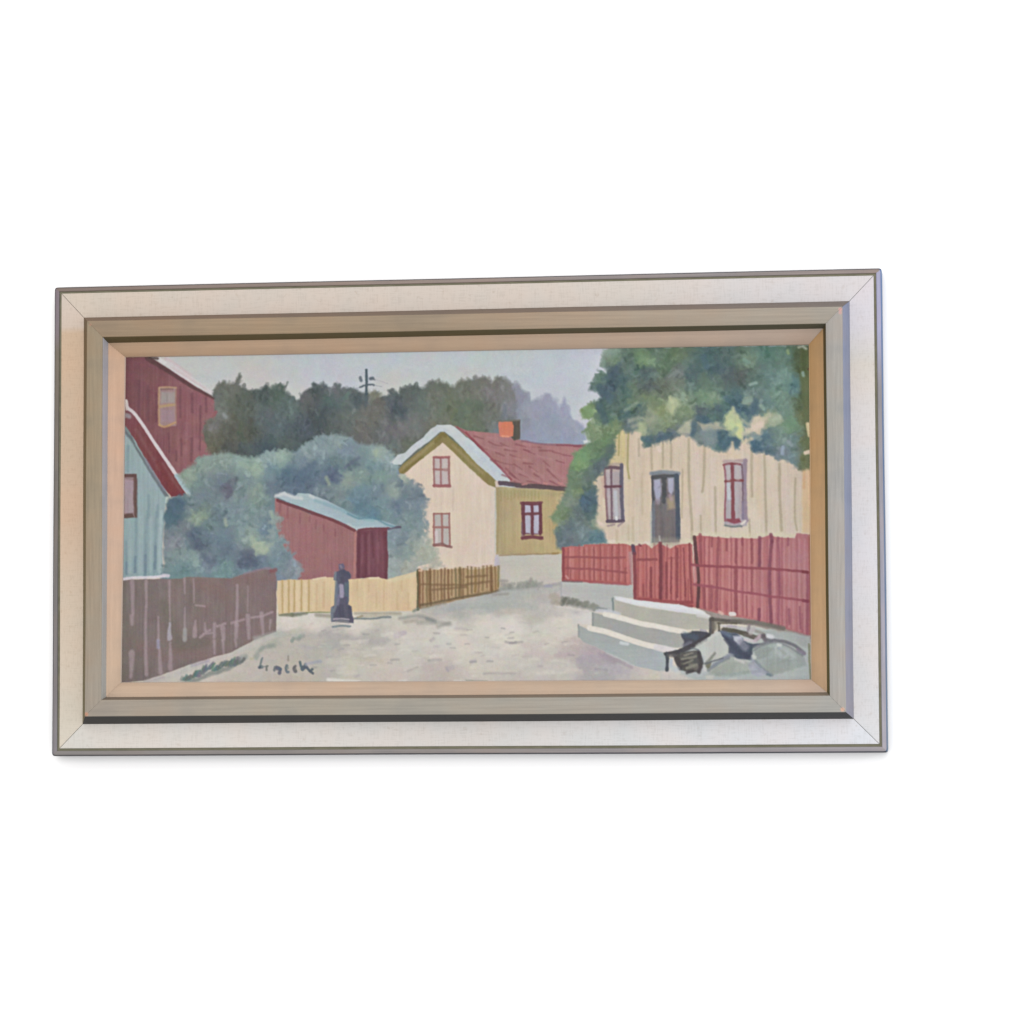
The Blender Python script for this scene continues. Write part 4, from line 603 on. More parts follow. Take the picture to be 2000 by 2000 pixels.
    stroke('Z 790,320 950,340 1080,375 1200,430', 9, (76, 72, 62), a=.92, soft=1.7); stroke('Z 1050,380 1180,410 1300,400', 6, (104, 98, 92), a=.85, soft=1.8)
    stroke('Z 1110,270 1100,330', 6, (128, 118, 122), a=.8, soft=1.8); stroke('Z 1170,300 1130,360', 8, (176, 168, 168), a=.8, soft=2); stroke('Z 1200,340 1290,370', 6, (138, 130, 124), a=.7, soft=2)
    fill('Z 735,335 830,352 960,370 1090,480 1160,500 1260,490 1160,560 1140,690 960,690 900,640 850,600 860,520 800,450', (76, 82, 98), rough=2, soft=1.8, amp=5)
    stroke('Z 800,380 870,480 960,570 1100,650', 9, (62, 68, 84), a=.7, soft=2.6); stroke('Z 780,350 870,400', 7, (112, 126, 146), a=.6, soft=2.6)
    fill('Z 905,395 1010,400 1040,450 990,510 920,450', (176, 178, 188), rough=2, soft=2); stroke('Z 1010,480 1060,540', 14, (132, 132, 146), a=.7, soft=3); stroke('Z 1060,445 1180,460', 5.4, (190, 182, 186), a=.9, soft=1.6); stroke('Z 1190,455 1250,400', 7, (176, 160, 168), a=.9, soft=1.8)
    stroke('Z 1290,400 1320,440', 10, (96, 88, 94), a=.85, soft=2); stroke('Z 1340,440 1430,450 1560,470 1700,530 1800,610', 6.6, (108, 108, 114), a=.9, soft=1.8); stroke('Z 1180,540 1280,500 1400,460', 6, (108, 108, 116), a=.85, soft=2)
    stroke('Z 1350,400 1400,410', 8, (206, 206, 208), a=.85, soft=2); stroke('Z 1720,570 1800,620', 7, (138, 130, 146), a=.8, soft=2.2)
    fill('Z 1170,560 1330,500 1480,480 1620,540 1800,640 1830,760 1600,850 1400,890 1280,800 1180,700', (156, 165, 161), rough=3, soft=2.2, amp=5)
    fill('Z 1180,600 1320,520 1400,560 1330,660 1210,690', (140, 148, 146), rough=2, soft=2, a=.75)
    fill('Z 1300,700 1500,660 1640,700 1600,840 1400,880 1300,800', (147, 155, 150), rough=2, soft=2.4, a=.7)
    stroke('Z 1165,580 1300,510 1450,480 1600,530 1780,640', 3.4, (112, 116, 122), a=.6, soft=1.8); stroke('Z 1180,700 1290,810 1400,890', 4, (116, 122, 130), a=.65, soft=2)
    fill('Z 1420,520 1600,560 1700,660 1560,700 1440,620', (172, 180, 178), rough=3, soft=3, a=.8)
    lines([('Z 1260,620 1400,560', 5), ('Z 1250,660 1350,640', 4), ('Z 1480,560 1560,620', 5), ('Z 1200,600 1300,560', 4), ('Z 1380,760 1560,700 1620,660', 4)], (144, 152, 144), a=.55, soft=2.4); stroke('Z 1480,510 1500,515', 7, (198, 202, 200), a=.9, soft=2); stroke('Z 1160,655 1180,665', 7, (194, 196, 190), a=.85, soft=2); stroke('Z 1485,550 1495,555', 5, (156, 162, 172), a=.7)
    fill('Z 700,350 745,345 800,450 860,520 865,600 780,670 640,720 560,740 540,650 480,590 400,570 380,545 560,430', (184, 187, 181), rough=1.6, soft=1.5, amp=4)
    stroke('Z 560,760 620,690 680,610', 8, (124, 128, 118), a=.85, w2=4, soft=1.8); fill('Z 545,760 640,720 620,800 580,810', (116, 120, 102), rough=1.5, soft=1.8)
    stroke('Z 640,790 760,700 860,640 900,640', 6, (128, 134, 144), a=.85, soft=2.2)
    stroke('Z 60,620 180,600 300,560 420,500 540,430 610,380', 6.5, (64, 62, 64), a=.93, soft=1.4); stroke('Z 180,620 260,600', 12, (70, 68, 70), a=.92, soft=1.8); stroke('Z 250,590 420,510 560,430', 9, (70, 68, 72), a=.85, soft=1.8)
    fill('Z 160,650 260,600 370,585 470,575 500,640 530,750 490,860 450,850 360,860 260,830 200,770', (84, 82, 80), rough=1.6, soft=1.6, amp=5)
    lines([('Z 795,440 860,520 862,600', 3.4), ('Z 560,745 640,720 780,672', 3.2), ('Z 380,548 470,575 500,640 530,740', 3)], (92, 96, 104), a=.75, soft=1.5)
    lines([('Z 450,520 600,430 700,370', 5)], (196, 198, 192), a=.6, soft=2)
    lines([('Z 270,690 370,670 440,655', 5), ('Z 290,750 400,700', 3.4), ('Z 330,800 450,760', 6), ('Z 300,640 400,610', 4)], (142, 139, 126), a=.7, soft=1.6); stroke('Z 380,760 450,800', 9, (132, 128, 116), a=.5, soft=3)
    lines([('Z 200,680 240,800', 9), ('Z 480,610 510,740 480,850', 7), ('Z 330,860 400,840', 5), ('Z 240,720 340,700', 4), ('Z 270,780 330,760', 5)], (68, 64, 66), a=.8, soft=1.7)
    stroke('Z 75,620 85,720 75,820', 6.8, (66, 72, 80), a=.95, soft=1.4); stroke('Z 90,640 170,640', 7, (92, 92, 92), a=.8, soft=2); stroke('Z 135,700 125,770', 7, (172, 182, 192), a=.85, soft=1.8); stroke('Z 140,800 200,820', 10, (176, 188, 194), a=.7, soft=3)
    stroke('Z 545,770 555,830', 5, (196, 196, 194), a=.8, soft=1.8)
    lines([('Z 1140,680 1220,800 1380,890', 5), ('Z 1150,850 1250,840', 4), ('Z 1120,760 1160,720', 9)], (146, 150, 162), a=.6, soft=2.4); stroke('Z 1340,880 1375,890', 5, (110, 126, 130), a=.85, soft=1.6); stroke('Z 1210,720 1250,790', 5, (134, 144, 152), a=.6, soft=2.2)
    stroke('Z 940,690 1040,730', 5, (196, 192, 190), a=.7, soft=2); lines([('Z 780,900 1000,870', 6)], (158, 172, 168), a=.5, soft=3); lines([('Z 860,950 940,945', 5), ('Z 590,920 640,920', 7)], (200, 196, 186), a=.7, soft=2)
    stroke('Z 1865,500 1875,800 1885,940', 3.4, (120, 122, 92), a=.8, soft=1.3)
    # ---- dark street pump
    stroke('F 440,1215 680,1210', 3, (182, 176, 170), a=.4)
    fill('P 330,250 400,265 430,310 490,310 540,400 545,470 480,510 490,700 480,1090 560,1140 575,1340 610,1430 600,1525 500,1520 80,1490 70,1300 80,1160 150,1110 160,800 190,530 130,500 140,380 200,320 270,280', (84, 84, 101), rough=1, soft=1.3, amp=5)
    fill('P 250,140 360,120 400,220 330,270 250,260', (104, 98, 118), rough=1, soft=1.5); stroke('P 290,180 330,240', 4, (132, 120, 132), a=.8)
    lines([('P 170,340 160,490', 5), ('P 185,550 175,1080', 4.5), ('P 100,1180 95,1450', 5), ('P 180,1130 140,1250', 5)], (122, 130, 136), a=.75, soft=1.6)
    stroke('P 310,650 320,760 320,880', 9, (154, 148, 166), a=.95, soft=1.6); stroke('P 250,880 230,1080', 6, (128, 124, 146), a=.7, soft=2); stroke('P 240,640 200,900', 5, (112, 122, 138), a=.6, soft=2)
    lines([('P 420,600 420,860', 6), ('P 470,560 470,1000', 3)], (92, 108, 116), a=.75, soft=1.6); lines([('P 420,340 500,420', 7), ('P 340,280 330,560', 8), ('P 300,1150 330,1380', 12), ('P 500,1160 540,1400', 5)], (72, 72, 88), a=.6, soft=2.2)
    stroke('P 130,1435 300,1425 490,1440', 3.4, (160, 154, 162), a=.9, soft=1.2); stroke('P 180,1490 350,1480 480,1510', 3.6, (132, 130, 134), a=.9, soft=1.3); stroke('P 110,1510 560,1560', 2, (204, 194, 192), a=.5)
    stroke('P 120,1615 320,1590 530,1600', 4, (122, 134, 138), a=.92, soft=1.1)
    # bottom white line of the teal house
    stroke('E 50,745 150,725 330,722 520,710', 5, (206, 200, 206), a=.95, soft=1.3); stroke('E 500,700 560,705', 6, (196, 190, 200), a=.9, soft=1.6)
    # bare canvas edge
    lines([('O 237,1170 235,1335', 3)], (176, 170, 160), a=.3)

def blur(a, n=1):
    for _ in range(n):
        p = np.pad(a, ((1, 1), (1, 1)) + ((0, 0),) * (a.ndim - 2), 'edge')
        a = (p[:-2, 1:-1] + 2 * p[1:-1, 1:-1] + p[2:, 1:-1]) / 4
        p = np.pad(a, ((1, 1), (1, 1)) + ((0, 0),) * (a.ndim - 2), 'edge')
        a = (p[:, :-2][1:-1] + 2 * p[1:-1, 1:-1] + p[:, 2:][1:-1]) / 4
    return a

def painted():
    global IMG, RELIEF
    paint()
    img = blur(IMG, 1)
    big = blur(img, 14); far = blur(big[::4, ::4], 10)
    far = np.stack([upsample_lin(far[..., k], 4, H, W) for k in range(3)], -1)
    img = img + .26 * (img - big) + .10 * (img - far)
    img = img + (NV * 1.4 + N6 * 1.0)[..., None]
    g = rs.randn(H, W, 1) * 2.2 + blur(rs.randn(H, W, 3), 2) * 5
    rel = blur(RELIEF, 1)
    return np.clip(img + g, 8, 250), rel
#---SCENE---

# =====================================================================
# PART 2 - the framed painting hanging on a white wall
# (wall plane is XZ, the viewer is on the -Y side, z_out = -Y)
# =====================================================================
sc = bpy.context.scene
col = sc.collection
GAIN = 1.635           # light level falling on the picture, base colours are the seen colours divided by it
def lin(c):
    c = np.asarray(c, float) / 255.
    return np.where(c <= .04045, c / 12.92, ((c + .055) / 1.055) ** 2.4)
def base(c, k=1.0):
    return tuple(np.clip(lin(c) / GAIN * k, 0, .95)) + (1,)
def V(x, y, z): return (x, -z, y)      # x right, y up, z towards the viewer

# measured corners (TL, TR, BR, BL) of each ring of the frame: inset, depth, corners
HW, HH = 0.4500, 0.25583
RINGS = [(0.0, [(-.4494, .2551), (.4495, .2563), (.4502, -.2558), (-.4491, -.2559)]),
         (0.00849, [(-.44137, .24791), (.44096, .2485), (.4415, -.24682), (-.44061, -.2477)]),
         (0.03486, [(-.41568, .22068), (.41528, .22142), (.415, -.22033), (-.41451, -.22156)]),
         (0.04226, [(-.40767, .2145), (.40824, .2132), (.40736, -.21339), (-.4075, -.21331)]),
         (0.05935, [(-.39092, .19729), (.39067, .19615), (.39094, -.19636), (-.39019, -.19601)]),
         (0.06320, [(-.38722, .1917), (.38721, .19207), (.38733, -.19223), (-.38756, -.1925)]),
         (0.07867, [(-.36983, .1768), (.37150, .1763), (.37040, -.1785), (-.37280, -.17651)])]
SG = [(-1, 1), (1, 1), (1, -1), (-1, -1)]
def corner(k, ins):
    sx, sy = SG[k]; b = np.array([sx * (HW - ins), sy * (HH - ins)])
    ii = [r[0] for r in RINGS]
    res = [np.array(r[1][k]) - np.array([sx * (HW - r[0]), sy * (HH - r[0])]) for r in RINGS]
    return b + np.array([np.interp(ins, ii, [q[0] for q in res]), np.interp(ins, ii, [q[1] for q in res])])

def new_mat(name):
    m = bpy.data.materials.new(name); m.use_nodes = True
    nt = m.node_tree; return m, nt, nt.nodes['Principled BSDF']
def N(nt, t, **k):
    n = nt.nodes.new(t)
    for a, b in k.items():
        if hasattr(n, a): setattr(n, a, b)
        else: n.inputs[a].default_value = b
    return n
def mixc(nt, f, a, b, mode='MIX'):
    n = N(nt, 'ShaderNodeMix', data_type='RGBA', blend_type=mode)
    for s, v in ((0, f), (6, a), (7, b)):
        if hasattr(v, 'links'): nt.links.new(v, n.inputs[s])
        else: n.inputs[s].default_value = v
    return n.outputs[2]
def ramp(nt, fac, stops):
    r = N(nt, 'ShaderNodeValToRGB'); e = r.color_ramp.elements
    while len(e) > 1: e.remove(e[-1])
    e[0].position = stops[0][0]; e[0].color = stops[0][1]
    for p, c in stops[1:]:
        q = e.new(p); q.color = c
    nt.links.new(fac, r.inputs[0]); return r.outputs[0]
def uvmap(nt, sx, sy):
    tc = N(nt, 'ShaderNodeTexCoord'); mp = N(nt, 'ShaderNodeMapping')
    mp.inputs['Scale'].default_value = (sx, sy, 1); nt.links.new(tc.outputs['UV'], mp.inputs[0])
    return tc, mp.outputs[0]

def wood(name, stops, grain=.10, rough=.55, spots=(), bump=.15, k=1.0, spec=.35):
    """painted or raw wood: colour ramp along the rail (u), grain stretched along it"""
    m, nt, b = new_mat(name)
    tc, v = uvmap(nt, 9, 420)
    g = N(nt, 'ShaderNodeTexNoise', Scale=1.0, Detail=5.0, Roughness=.6); nt.links.new(v, g.inputs[0])
    tc2, v2 = uvmap(nt, 16, 26)
    g2 = N(nt, 'ShaderNodeTexNoise', Scale=1.0, Detail=4.0); nt.links.new(v2, g2.inputs[0])
    sep = N(nt, 'ShaderNodeSeparateXYZ'); nt.links.new(tc.outputs['UV'], sep.inputs[0])
    c = ramp(nt, sep.outputs[0], [(p, base(q, k)) for p, q in stops])
    gr = ramp(nt, g.outputs[0], [(.3, (1 - grain * 1.6,) * 3 + (1,)), (.7, (1 + 0 * grain,) * 3 + (1,))])
    c = mixc(nt, 1.0, c, gr, 'MULTIPLY')
    cl = ramp(nt, g2.outputs[0], [(.33, (.89, .91, .94, 1)), (.5, (.985, .985, .985, 1)), (.70, (1.02, .96, .92, 1))])
    c = mixc(nt, 1.0, c, cl, 'MULTIPLY')
    fine = N(nt, 'ShaderNodeTexNoise', Scale=1400.0, Detail=2.0); nt.links.new(tc.outputs['Object'], fine.inputs[0])
    fr = ramp(nt, fine.outputs[0], [(.3, (.90, .90, .90, 1)), (.7, (1, 1, 1, 1))])
    c = mixc(nt, .8, c, fr, 'MULTIPLY')
    for (x, y, r, sc_) in spots:
        d = N(nt, 'ShaderNodeVectorMath', operation='DISTANCE'); nt.links.new(tc.outputs['Object'], d.inputs[0])
        d.inputs[1].default_value = V(x, y, .023)
        f = N(nt, 'ShaderNodeMapRange'); f.inputs[1].default_value = r * 1.25; f.inputs[2].default_value = r * .6
        nt.links.new(d.outputs['Value'], f.inputs[0])
        c = mixc(nt, f.outputs[0], c, base(sc_))
    nt.links.new(c, b.inputs['Base Color'])
    b.inputs['Roughness'].default_value = rough; b.inputs['Specular IOR Level'].default_value = spec
    bp = N(nt, 'ShaderNodeBump', Strength=bump, Distance=.0006); nt.links.new(g.outputs[0], bp.inputs['Height'])
    nt.links.new(bp.outputs[0], b.inputs['Normal'])
    return m

def linen(name, stops):
    m, nt, b = new_mat(name)
    tc, v = uvmap(nt, 1, 1)
    sep = N(nt, 'ShaderNodeSeparateXYZ'); nt.links.new(tc.outputs['UV'], sep.inputs[0])
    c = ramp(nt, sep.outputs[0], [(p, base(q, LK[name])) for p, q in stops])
    thr = []
    for sx, sy in ((70, 620), (560, 60)):
        t_, vv = uvmap(nt, sx, sy)
        n = N(nt, 'ShaderNodeTexNoise', Scale=1.0, Detail=2.0); nt.links.new(vv, n.inputs[0]); thr.append(n.outputs[0])
    mul = N(nt, 'ShaderNodeMath', operation='ADD'); nt.links.new(thr[0], mul.inputs[0]); nt.links.new(thr[1], mul.inputs[1])
    w = ramp(nt, mul.outputs[0], [(.82, (.80, .79, .77, 1)), (1.1, (1.06, 1.06, 1.06, 1))])
    c = mixc(nt, .30, c, w, 'MULTIPLY')
    cl = N(nt, 'ShaderNodeTexNoise', Scale=22.0, Detail=4.0); nt.links.new(tc.outputs['Object'], cl.inputs[0])
    cr = ramp(nt, cl.outputs[0], [(.35, (.95, .975, .975, 1)), (.5, (.985, .985, .975, 1)), (.66, (1, .975, .95, 1))])
    c = mixc(nt, 1.0, c, cr, 'MULTIPLY')
    sp = N(nt, 'ShaderNodeTexNoise', Scale=160.0, Detail=3.0); nt.links.new(tc.outputs['Object'], sp.inputs[0])
    sr = ramp(nt, sp.outputs[0], [(.62, (1, 1, 1, 1)), (.74, (.86, .82, .78, 1))])
    c = mixc(nt, .7, c, sr, 'MULTIPLY')
    nt.links.new(c, b.inputs['Base Color'])
    b.inputs['Roughness'].default_value = .9; b.inputs['Specular IOR Level'].default_value = .1
    bp = N(nt, 'ShaderNodeBump', Strength=.25, Distance=.0004); nt.links.new(mul.outputs[0], bp.inputs['Height'])
    nt.links.new(bp.outputs[0], b.inputs['Normal'])
    return m

root = bpy.data.objects.new('framed_painting', None); col.objects.link(root)
root['label'] = 'wide oil painting of village houses in a stepped pale wood and linen frame'
root['category'] = 'painting'
SIDES = ('top', 'right', 'bottom', 'left')

def arc(pts, r, n=4):
    """round every marked corner of an open profile; pts = (inset, z, round?)"""
    out = []
    for i, p in enumerate(pts):
        if len(p) < 3 or not p[2] or i in (0, len(pts) - 1): out.append(p[:2]); continue
        a = np.array(pts[i - 1][:2]); b = np.array(p[:2]); c = np.array(pts[i + 1][:2]); rr = p[2]
        u = (a - b) / np.linalg.norm(a - b); w = (c - b) / np.linalg.norm(c - b)
        s, e = b + u * rr, b + w * rr
        for t in np.linspace(0, 1, n + 1): out.append(tuple((1 - t) ** 2 * s + 2 * t * (1 - t) * b + t * t * e))
    return out

def rail(name, side, front, back_z, mats, gap=.0002, mat_of=None, label=None, rnd=0):
    """a mitred rail: front profile (inset, z) swept between two corners, closed at back_z"""
    prof = list(front) + [(front[-1][0], back_z), (front[0][0], back_z)]
    k0, k1 = [(0, 1), (1, 2), (3, 2), (0, 3)][side]
    along = np.array([1., 0]) if side in (0, 2) else np.array([0, -1.])
    ts = sorted(set([round(q, 5) for q in list(np.linspace(0, 1, 33)) + [x / (.9 if side in (0, 2) else .51) for x in (.0005, .001, .0016, .0024, .0034)]
                     + [1 - x / (.9 if side in (0, 2) else .51) for x in (.0005, .001, .0016, .0024, .0034)]]))
    seg = len(ts) - 1; verts = []; uvs = []
    o0 = float(np.dot(corner(k0, 0), along)); oL = float(np.dot(corner(k1, 0), along)) - o0
    outw = [np.array([0, 1.]), np.array([1., 0]), np.array([0, -1.]), np.array([-1., 0])][side]
    for (ins, z) in prof:
        a = corner(k0, ins) + along * gap; b = corner(k1, ins) - along * gap
        for j in range(seg + 1):
            t = ts[j]; p = a + (b - a) * t
            if rnd:      # rounded outer corner
                e = max(0., rnd - min(np.dot(p - a, along), np.dot(b - p, along)))
                k = max(0., 1 - ins / .005)
                p = p - outw * (rnd - math.sqrt(max(0, rnd * rnd - e * e))) * k * .75
                if e >= rnd * .999: p = p + along * (1 if t < .5 else -1) * rnd * .29 * k * .75
            wob = .00018 * math.sin(9 * t + side * 2 + ins * 40) * math.sin(math.pi * t)
            n = np.array([0, 1.]) if side in (0, 2) else np.array([1., 0])
            p = p + n * wob
            verts.append(V(p[0], p[1], z)); uvs.append(((float(np.dot(p, along)) - o0) / oL, ins + z * .7))
    faces = []; fm = []; n = len(prof)
    flip = side in (0, 1)
    for i in range(n):
        i2 = (i + 1) % n
        for j in range(seg):
            f = (i * (seg + 1) + j, i * (seg + 1) + j + 1, i2 * (seg + 1) + j + 1, i2 * (seg + 1) + j)
            faces.append(f); fm.append(mat_of(i) if mat_of and i < len(front) - 1 else 0)
    faces.append(tuple(i * (seg + 1) for i in range(n))); fm.append(0)
    faces.append(tuple(i * (seg + 1) + seg for i in reversed(range(n)))); fm.append(0)
    me = bpy.data.meshes.new(name); me.from_pydata(verts, [], faces)
    uv = me.uv_layers.new(name='UVMap')
    for l in me.loops: uv.data[l.index].uv = uvs[l.vertex_index]
    for p, q in zip(me.polygons, fm): p.material_index = q
    for m in mats: me.materials.append(m)
    import bmesh
    bm = bmesh.new(); bm.from_mesh(me); bmesh.ops.recalc_face_normals(bm, faces=bm.faces); bm.to_mesh(me); bm.free()
    for p in me.polygons: p.use_smooth = True
    try: me.set_sharp_from_angle(angle=math.radians(38))
    except Exception: pass
    o = bpy.data.objects.new(name, me); col.objects.link(o); o.parent = root
    if label: o['label'] = label
    return o

chips = [(.4060, .2105, .0022, (208, 158, 150)), (.4060, .2070, .0020, (200, 160, 152)), (.4040, -.2108, .0024, (214, 172, 148)),
         (-.4060, -.2112, .0024, (196, 146, 118)), (-.4040, .2105, .0016, (168, 132, 108))]
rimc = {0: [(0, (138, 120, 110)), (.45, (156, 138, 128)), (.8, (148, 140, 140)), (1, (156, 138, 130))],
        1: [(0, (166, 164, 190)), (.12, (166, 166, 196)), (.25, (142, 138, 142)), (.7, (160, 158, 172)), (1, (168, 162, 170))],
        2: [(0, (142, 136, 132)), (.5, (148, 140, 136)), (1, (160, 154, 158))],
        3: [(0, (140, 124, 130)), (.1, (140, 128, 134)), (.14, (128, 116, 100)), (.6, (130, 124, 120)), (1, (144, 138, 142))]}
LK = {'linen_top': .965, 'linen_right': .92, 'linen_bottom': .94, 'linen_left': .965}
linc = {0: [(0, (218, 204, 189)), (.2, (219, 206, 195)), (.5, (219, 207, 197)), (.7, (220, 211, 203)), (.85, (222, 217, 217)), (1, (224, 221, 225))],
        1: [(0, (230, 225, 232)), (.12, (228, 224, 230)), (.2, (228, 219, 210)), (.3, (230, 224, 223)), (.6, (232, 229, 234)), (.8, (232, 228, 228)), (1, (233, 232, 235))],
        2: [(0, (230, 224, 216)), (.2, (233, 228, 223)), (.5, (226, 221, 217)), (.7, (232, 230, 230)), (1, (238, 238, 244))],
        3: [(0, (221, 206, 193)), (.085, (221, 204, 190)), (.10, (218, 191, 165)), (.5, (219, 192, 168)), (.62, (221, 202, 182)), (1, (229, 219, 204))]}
mouc = {0: [(0, (163, 139, 111)), (.3, (169, 145, 115)), (.45, (162, 142, 116)), (.6, (174, 153, 128)), (1, (172, 165, 152))],
        1: [(0, (178, 171, 164)), (.3, (174, 171, 163)), (.5, (178, 175, 170)), (1, (182, 178, 171))],
        2: [(0, (172, 158, 142)), (.3, (172, 164, 148)), (.5, (170, 163, 149)), (1, (177, 175, 168))],
        3: [(0, (159, 141, 113)), (.4, (163, 145, 116)), (.7, (167, 152, 130)), (1, (168, 160, 148))]}
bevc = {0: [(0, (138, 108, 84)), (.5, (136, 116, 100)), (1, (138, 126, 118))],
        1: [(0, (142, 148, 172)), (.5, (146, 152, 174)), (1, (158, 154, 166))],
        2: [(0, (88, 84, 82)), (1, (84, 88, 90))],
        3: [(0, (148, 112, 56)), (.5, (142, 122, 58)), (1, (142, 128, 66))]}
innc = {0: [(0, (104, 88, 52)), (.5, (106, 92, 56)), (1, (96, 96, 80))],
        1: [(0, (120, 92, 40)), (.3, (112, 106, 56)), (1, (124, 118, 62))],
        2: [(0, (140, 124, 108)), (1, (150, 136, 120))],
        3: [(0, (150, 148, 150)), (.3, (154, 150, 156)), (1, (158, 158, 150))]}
lipc = {0: [(0, (206, 170, 136)), (.5, (206, 177, 148)), (.8, (206, 182, 162)), (1, (204, 184, 168))],
        1: [(0, (174, 136, 88)), (.4, (184, 146, 100)), (.7, (194, 158, 116)), (1, (200, 166, 134))],
        2: [(0, (212, 184, 158)), (.5, (202, 176, 152)), (.8, (206, 182, 158)), (1, (208, 184, 168))],
        3: [(0, (204, 168, 136)), (.3, (208, 172, 146)), (.5, (208, 174, 150)), (1, (210, 184, 156))]}
edgec = {0: [(0, (190, 160, 136)), (1, (196, 176, 160))], 1: [(0, (186, 146, 96)), (.38, (220, 184, 146)), (1, (214, 190, 170))],
         2: [(0, (210, 188, 168)), (1, (206, 186, 174))], 3: [(0, (206, 180, 164)), (.5, (208, 184, 168)), (1, (214, 200, 184))]}
for s in range(4):
    nm = SIDES[s]
    sidem = wood('rim_side_' + nm, [(0, (58, 54, 56)), (1, (58, 62, 72))] if s != 1 else [(0, (96, 128, 176)), (.4, (84, 112, 152)), (1, (96, 120, 146))], grain=.1, rough=.4)  # right outer side: blue window light put into the wood colour
    rimm = wood('rim_wood_' + nm, rimc[s], grain=.14, rough=.45, k=(1, 1.2, 1.08, 1)[s])  # right rail: cool reflection tinted into the grey brown
    front = arc([(.0000, -.016), (.0000, .0044, .0024), (.0059, .0047, .0009), (.0061, .0)], 0)
    rail('outer_rim', s, front, -.018, [rimm, sidem], gap=.00005, mat_of=lambda i: 1 if i < 4 else 0, rnd=.0034, label='%s rail of the thin grey brown outer rim' % nm)
    front = arc([(.0084, .0005), (.0086, .0049, .0005), (.0200, .0056), (.03486, .0065)], 0)
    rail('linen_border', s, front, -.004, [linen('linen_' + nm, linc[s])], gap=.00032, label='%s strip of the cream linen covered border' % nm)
    mo = wood('moulding_' + nm, mouc[s], grain=.13, rough=.5, spots=chips)
    be = wood('moulding_bevel_' + nm, bevc[s], grain=.12, rough=.5, k=(.92, 1.15, .28, .50)[s])  # bottom bevel darkened as shade, right bevel tinted with cool light, in colour
    ic = wood('moulding_inner_' + nm, innc[s], grain=.1, rough=.6, k=(.88, .55, .95, 1.65)[s])  # top inner face has its shade painted into the dark colour
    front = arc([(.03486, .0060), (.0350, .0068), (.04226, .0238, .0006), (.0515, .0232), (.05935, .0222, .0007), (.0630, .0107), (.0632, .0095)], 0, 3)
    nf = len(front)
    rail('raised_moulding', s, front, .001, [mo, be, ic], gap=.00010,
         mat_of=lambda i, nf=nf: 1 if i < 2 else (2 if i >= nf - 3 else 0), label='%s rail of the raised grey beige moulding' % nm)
    li = wood('liner_' + nm, lipc[s], grain=.08, rough=.55, k=(.88, 1.10, 1.03, 1.1)[s]); le = wood('liner_edge_' + nm, edgec[s], grain=.05, rough=.6)
    front = arc([(.0628, .0102), (.0700, .0090), (.0765, .0040, .0008), (.0780, .0026, .0004), (.07867, .00135)], 0, 3)
    nf2 = len(front)
    rail('liner', s, front, .0004, [li, le], gap=.00008, mat_of=lambda i, nf2=nf2: 1 if i >= nf2 - 5 else 0, label='%s strip of the peach coloured wooden liner' % nm)

# dark backing board that closes the frame and shows in the groove beside the rim
m, nt, b = new_mat('backing'); n = N(nt, 'ShaderNodeTexNoise', Scale=60.0, Detail=4.0)
nt.links.new(ramp(nt, n.outputs[0], [(.3, base((112, 110, 88))), (.7, base((132, 128, 104)))]), b.inputs['Base Color']); b.inputs['Roughness'].default_value = .8
import bmesh
bm = bmesh.new()
q = [corner(k, .0045) for k in range(4)]
fv = [bm.verts.new(V(p[0], p[1], .0030)) for p in q]; bv = [bm.verts.new(V(p[0], p[1], -.015)) for p in q]
fv2 = [bm.verts.new(V(*corner(k, .0350), .0036)) for k in range(4)]
for i in range(4):
    j = (i + 1) % 4
    bm.faces.new((fv[i], fv[j], fv2[j], fv2[i])); bm.faces.new((fv[i], bv[i], bv[j], fv[j]))
fv3 = [bm.verts.new(V(*corner(k, .0351), -.003)) for k in range(4)]
for i in range(4): bm.faces.new((fv2[i], fv2[(i + 1) % 4], fv3[(i + 1) % 4], fv3[i]))
bm.faces.new(fv3[::-1]); bm.faces.new(bv)
bmesh.ops.recalc_face_normals(bm, faces=bm.faces)
me = bpy.data.meshes.new('backing_board'); bm.to_mesh(me); bm.free(); me.materials.append(m)
o = bpy.data.objects.new('backing_board', me); col.objects.link(o); o.parent = root

# ---- canvas: a fine grid with impasto relief, colours of the brush strokes stored per vertex
img, rel = painted()
me = bpy.data.meshes.new('canvas')
xs = CX0 + (np.arange(W) + .5) / RES; ys = CY1 - (np.arange(H) + .5) / RES
X, Y = np.meshgrid(xs, ys)
weave = .00002 * (np.sin(X * 2 * np.pi / .0011) + np.sin(Y * 2 * np.pi / .0011))
Z = .0006 + np.clip(rel, 0, 1.6) * .00022 + weave
co = np.stack([X, -Z, Y], -1).reshape(-1, 3).astype(np.float32)
idx = np.arange(W * H).reshape(H, W)
quads = np.stack([idx[:-1, :-1], idx[1:, :-1], idx[1:, 1:], idx[:-1, 1:]], -1).reshape(-1, 4).astype(np.int32)
me.vertices.add(len(co)); me.vertices.foreach_set('co', co.ravel())
me.loops.add(quads.size); me.loops.foreach_set('vertex_index', quads.ravel())
me.polygons.add(len(quads)); me.polygons.foreach_set('loop_start', np.arange(0, quads.size, 4, dtype=np.int32))
me.update(calc_edges=True)
me.polygons.foreach_set('use_smooth', np.ones(len(quads), bool))
ca = me.color_attributes.new('paint', 'FLOAT_COLOR', 'POINT')
rgba = np.ones((W * H, 4), np.float32); rgba[:, :3] = (lin(img) / GAIN).reshape(-1, 3)
ca.data.foreach_set('color', rgba.ravel())
m, nt, b = new_mat('oil_paint')
at = N(nt, 'ShaderNodeAttribute', attribute_name='paint')
nt.links.new(at.outputs['Color'], b.inputs['Base Color'])
b.inputs['Roughness'].default_value = .55; b.inputs['Specular IOR Level'].default_value = .18
me.materials.append(m)
canvas = bpy.data.objects.new('canvas', me); col.objects.link(canvas); canvas.parent = root

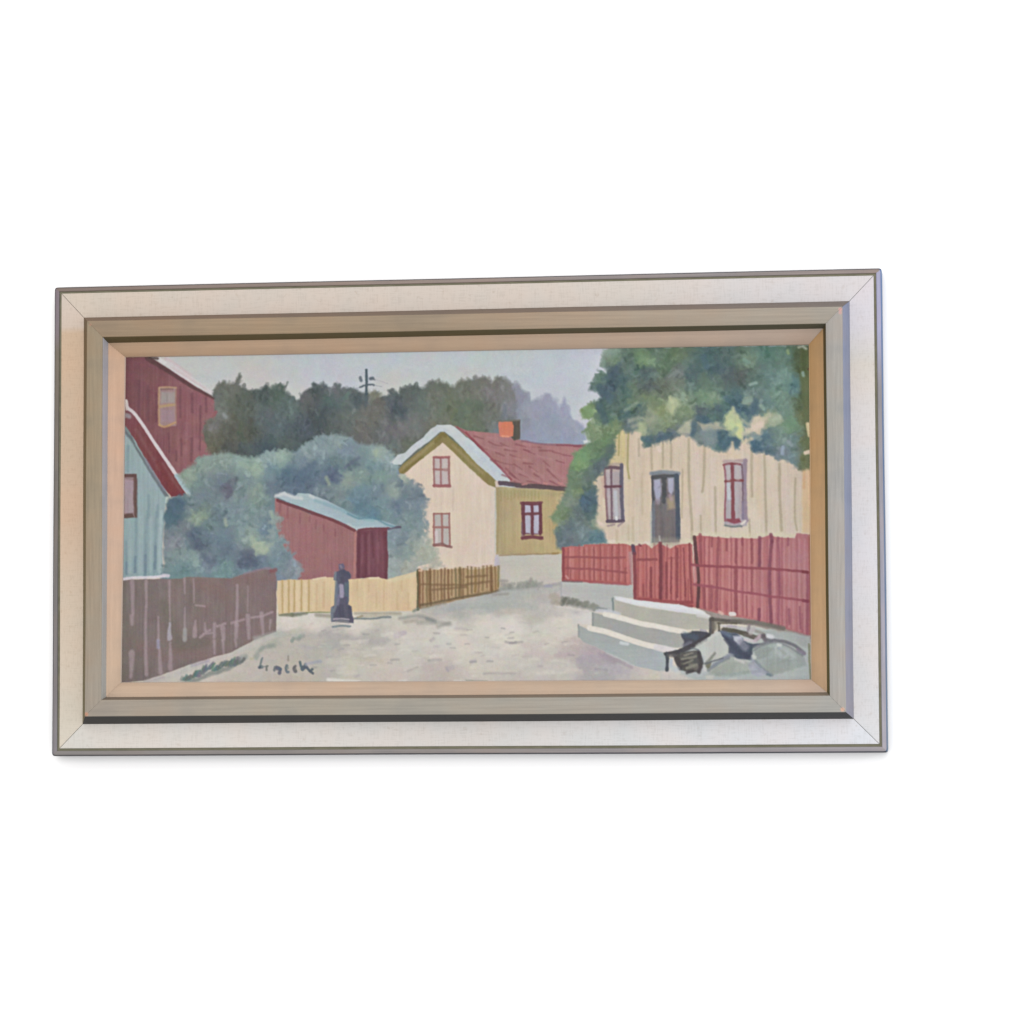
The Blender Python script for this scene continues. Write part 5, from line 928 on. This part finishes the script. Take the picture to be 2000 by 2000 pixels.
# ---- white wall behind
m, nt, b = new_mat('white_wall'); n = N(nt, 'ShaderNodeTexNoise', Scale=180.0, Detail=3.0)
b.inputs['Base Color'].default_value = (.79, .79, .79, 1); b.inputs['Roughness'].default_value = .9; b.inputs['Specular IOR Level'].default_value = 0.05
bp = N(nt, 'ShaderNodeBump', Strength=.03, Distance=.0003); nt.links.new(n.outputs[0], bp.inputs['Height']); nt.links.new(bp.outputs[0], b.inputs['Normal'])
me = bpy.data.meshes.new('wall'); s_ = 4.0; zw = -.0195
me.from_pydata([V(-s_, -s_, zw), V(s_, -s_, zw), V(s_, s_, zw), V(-s_, s_, zw)], [], [(0, 1, 2, 3)]); me.materials.append(m)
wall = bpy.data.objects.new('wall', me); col.objects.link(wall); wall['kind'] = 'structure'

# ---- camera (solved from the frame's corners)
def rot(a, b_, c):
    return Matrix.Rotation(c, 3, 'Z') @ Matrix.Rotation(b_, 3, 'Y') @ Matrix.Rotation(a, 3, 'X')
M = rot(-0.07543186668879547, -0.1287226678593848, 0.013197515029088)   # picture axes -> camera axes
t = Vector((-0.052743517858599404, -0.0032947947955432795, -3.725745940130394))
B = Matrix(((1, 0, 0), (0, 0, -1), (0, 1, 0)))                              # picture axes -> world axes
Rw = B @ M.transposed()
loc = Rw @ (-t)
cd = bpy.data.cameras.new('camera'); cam = bpy.data.objects.new('camera', cd); col.objects.link(cam)
cam.matrix_world = Matrix.Translation(loc) @ Rw.to_4x4()
cd.sensor_width = 36; cd.lens = 36 * 6791.2 / 2000; cd.clip_end = 50; cd.clip_start = .05
sc.camera = cam

# ---- light: big soft lamps (key from above, cool window from the right, warm from the left)
def area(name, pos, target, sx, sy, power, color):
    l = bpy.data.lights.new(name, 'AREA'); l.shape = 'RECTANGLE'; l.size = sx; l.size_y = sy; l.energy = power; l.color = color
    o = bpy.data.objects.new(name, l); col.objects.link(o); o.location = V(*pos)
    d = Vector(V(*target)) - o.location; o.rotation_euler = d.to_track_quat('-Z', 'Y').to_euler(); return o
area('key_lamp', (.3, 2.6, 3.2), (0, 0, 0), 2.6, 2.0, 40, (1, .985, .97))
area('front_lamp', (.4, .6, 6.0), (0, 0, 0), 4, 3, 150, (1, .99, .985))
area('window_light', (3.3, .1, 1.2), (0, 0, 0), 1.0, 1.6, 33, (.84, .92, 1.0))
area('warm_light', (-3.0, .3, 2.4), (0, 0, 0), 1.2, 1.4, 10, (1, .86, .70))
w = bpy.data.worlds.new('World'); sc.world = w; w.use_nodes = True
w.node_tree.nodes['Background'].inputs[0].default_value = (.99, .99, 1.0, 1); w.node_tree.nodes['Background'].inputs[1].default_value = 1.02
sc.view_settings.view_transform = 'Standard'; sc.view_settings.look = 'None'; sc.view_settings.exposure = 0
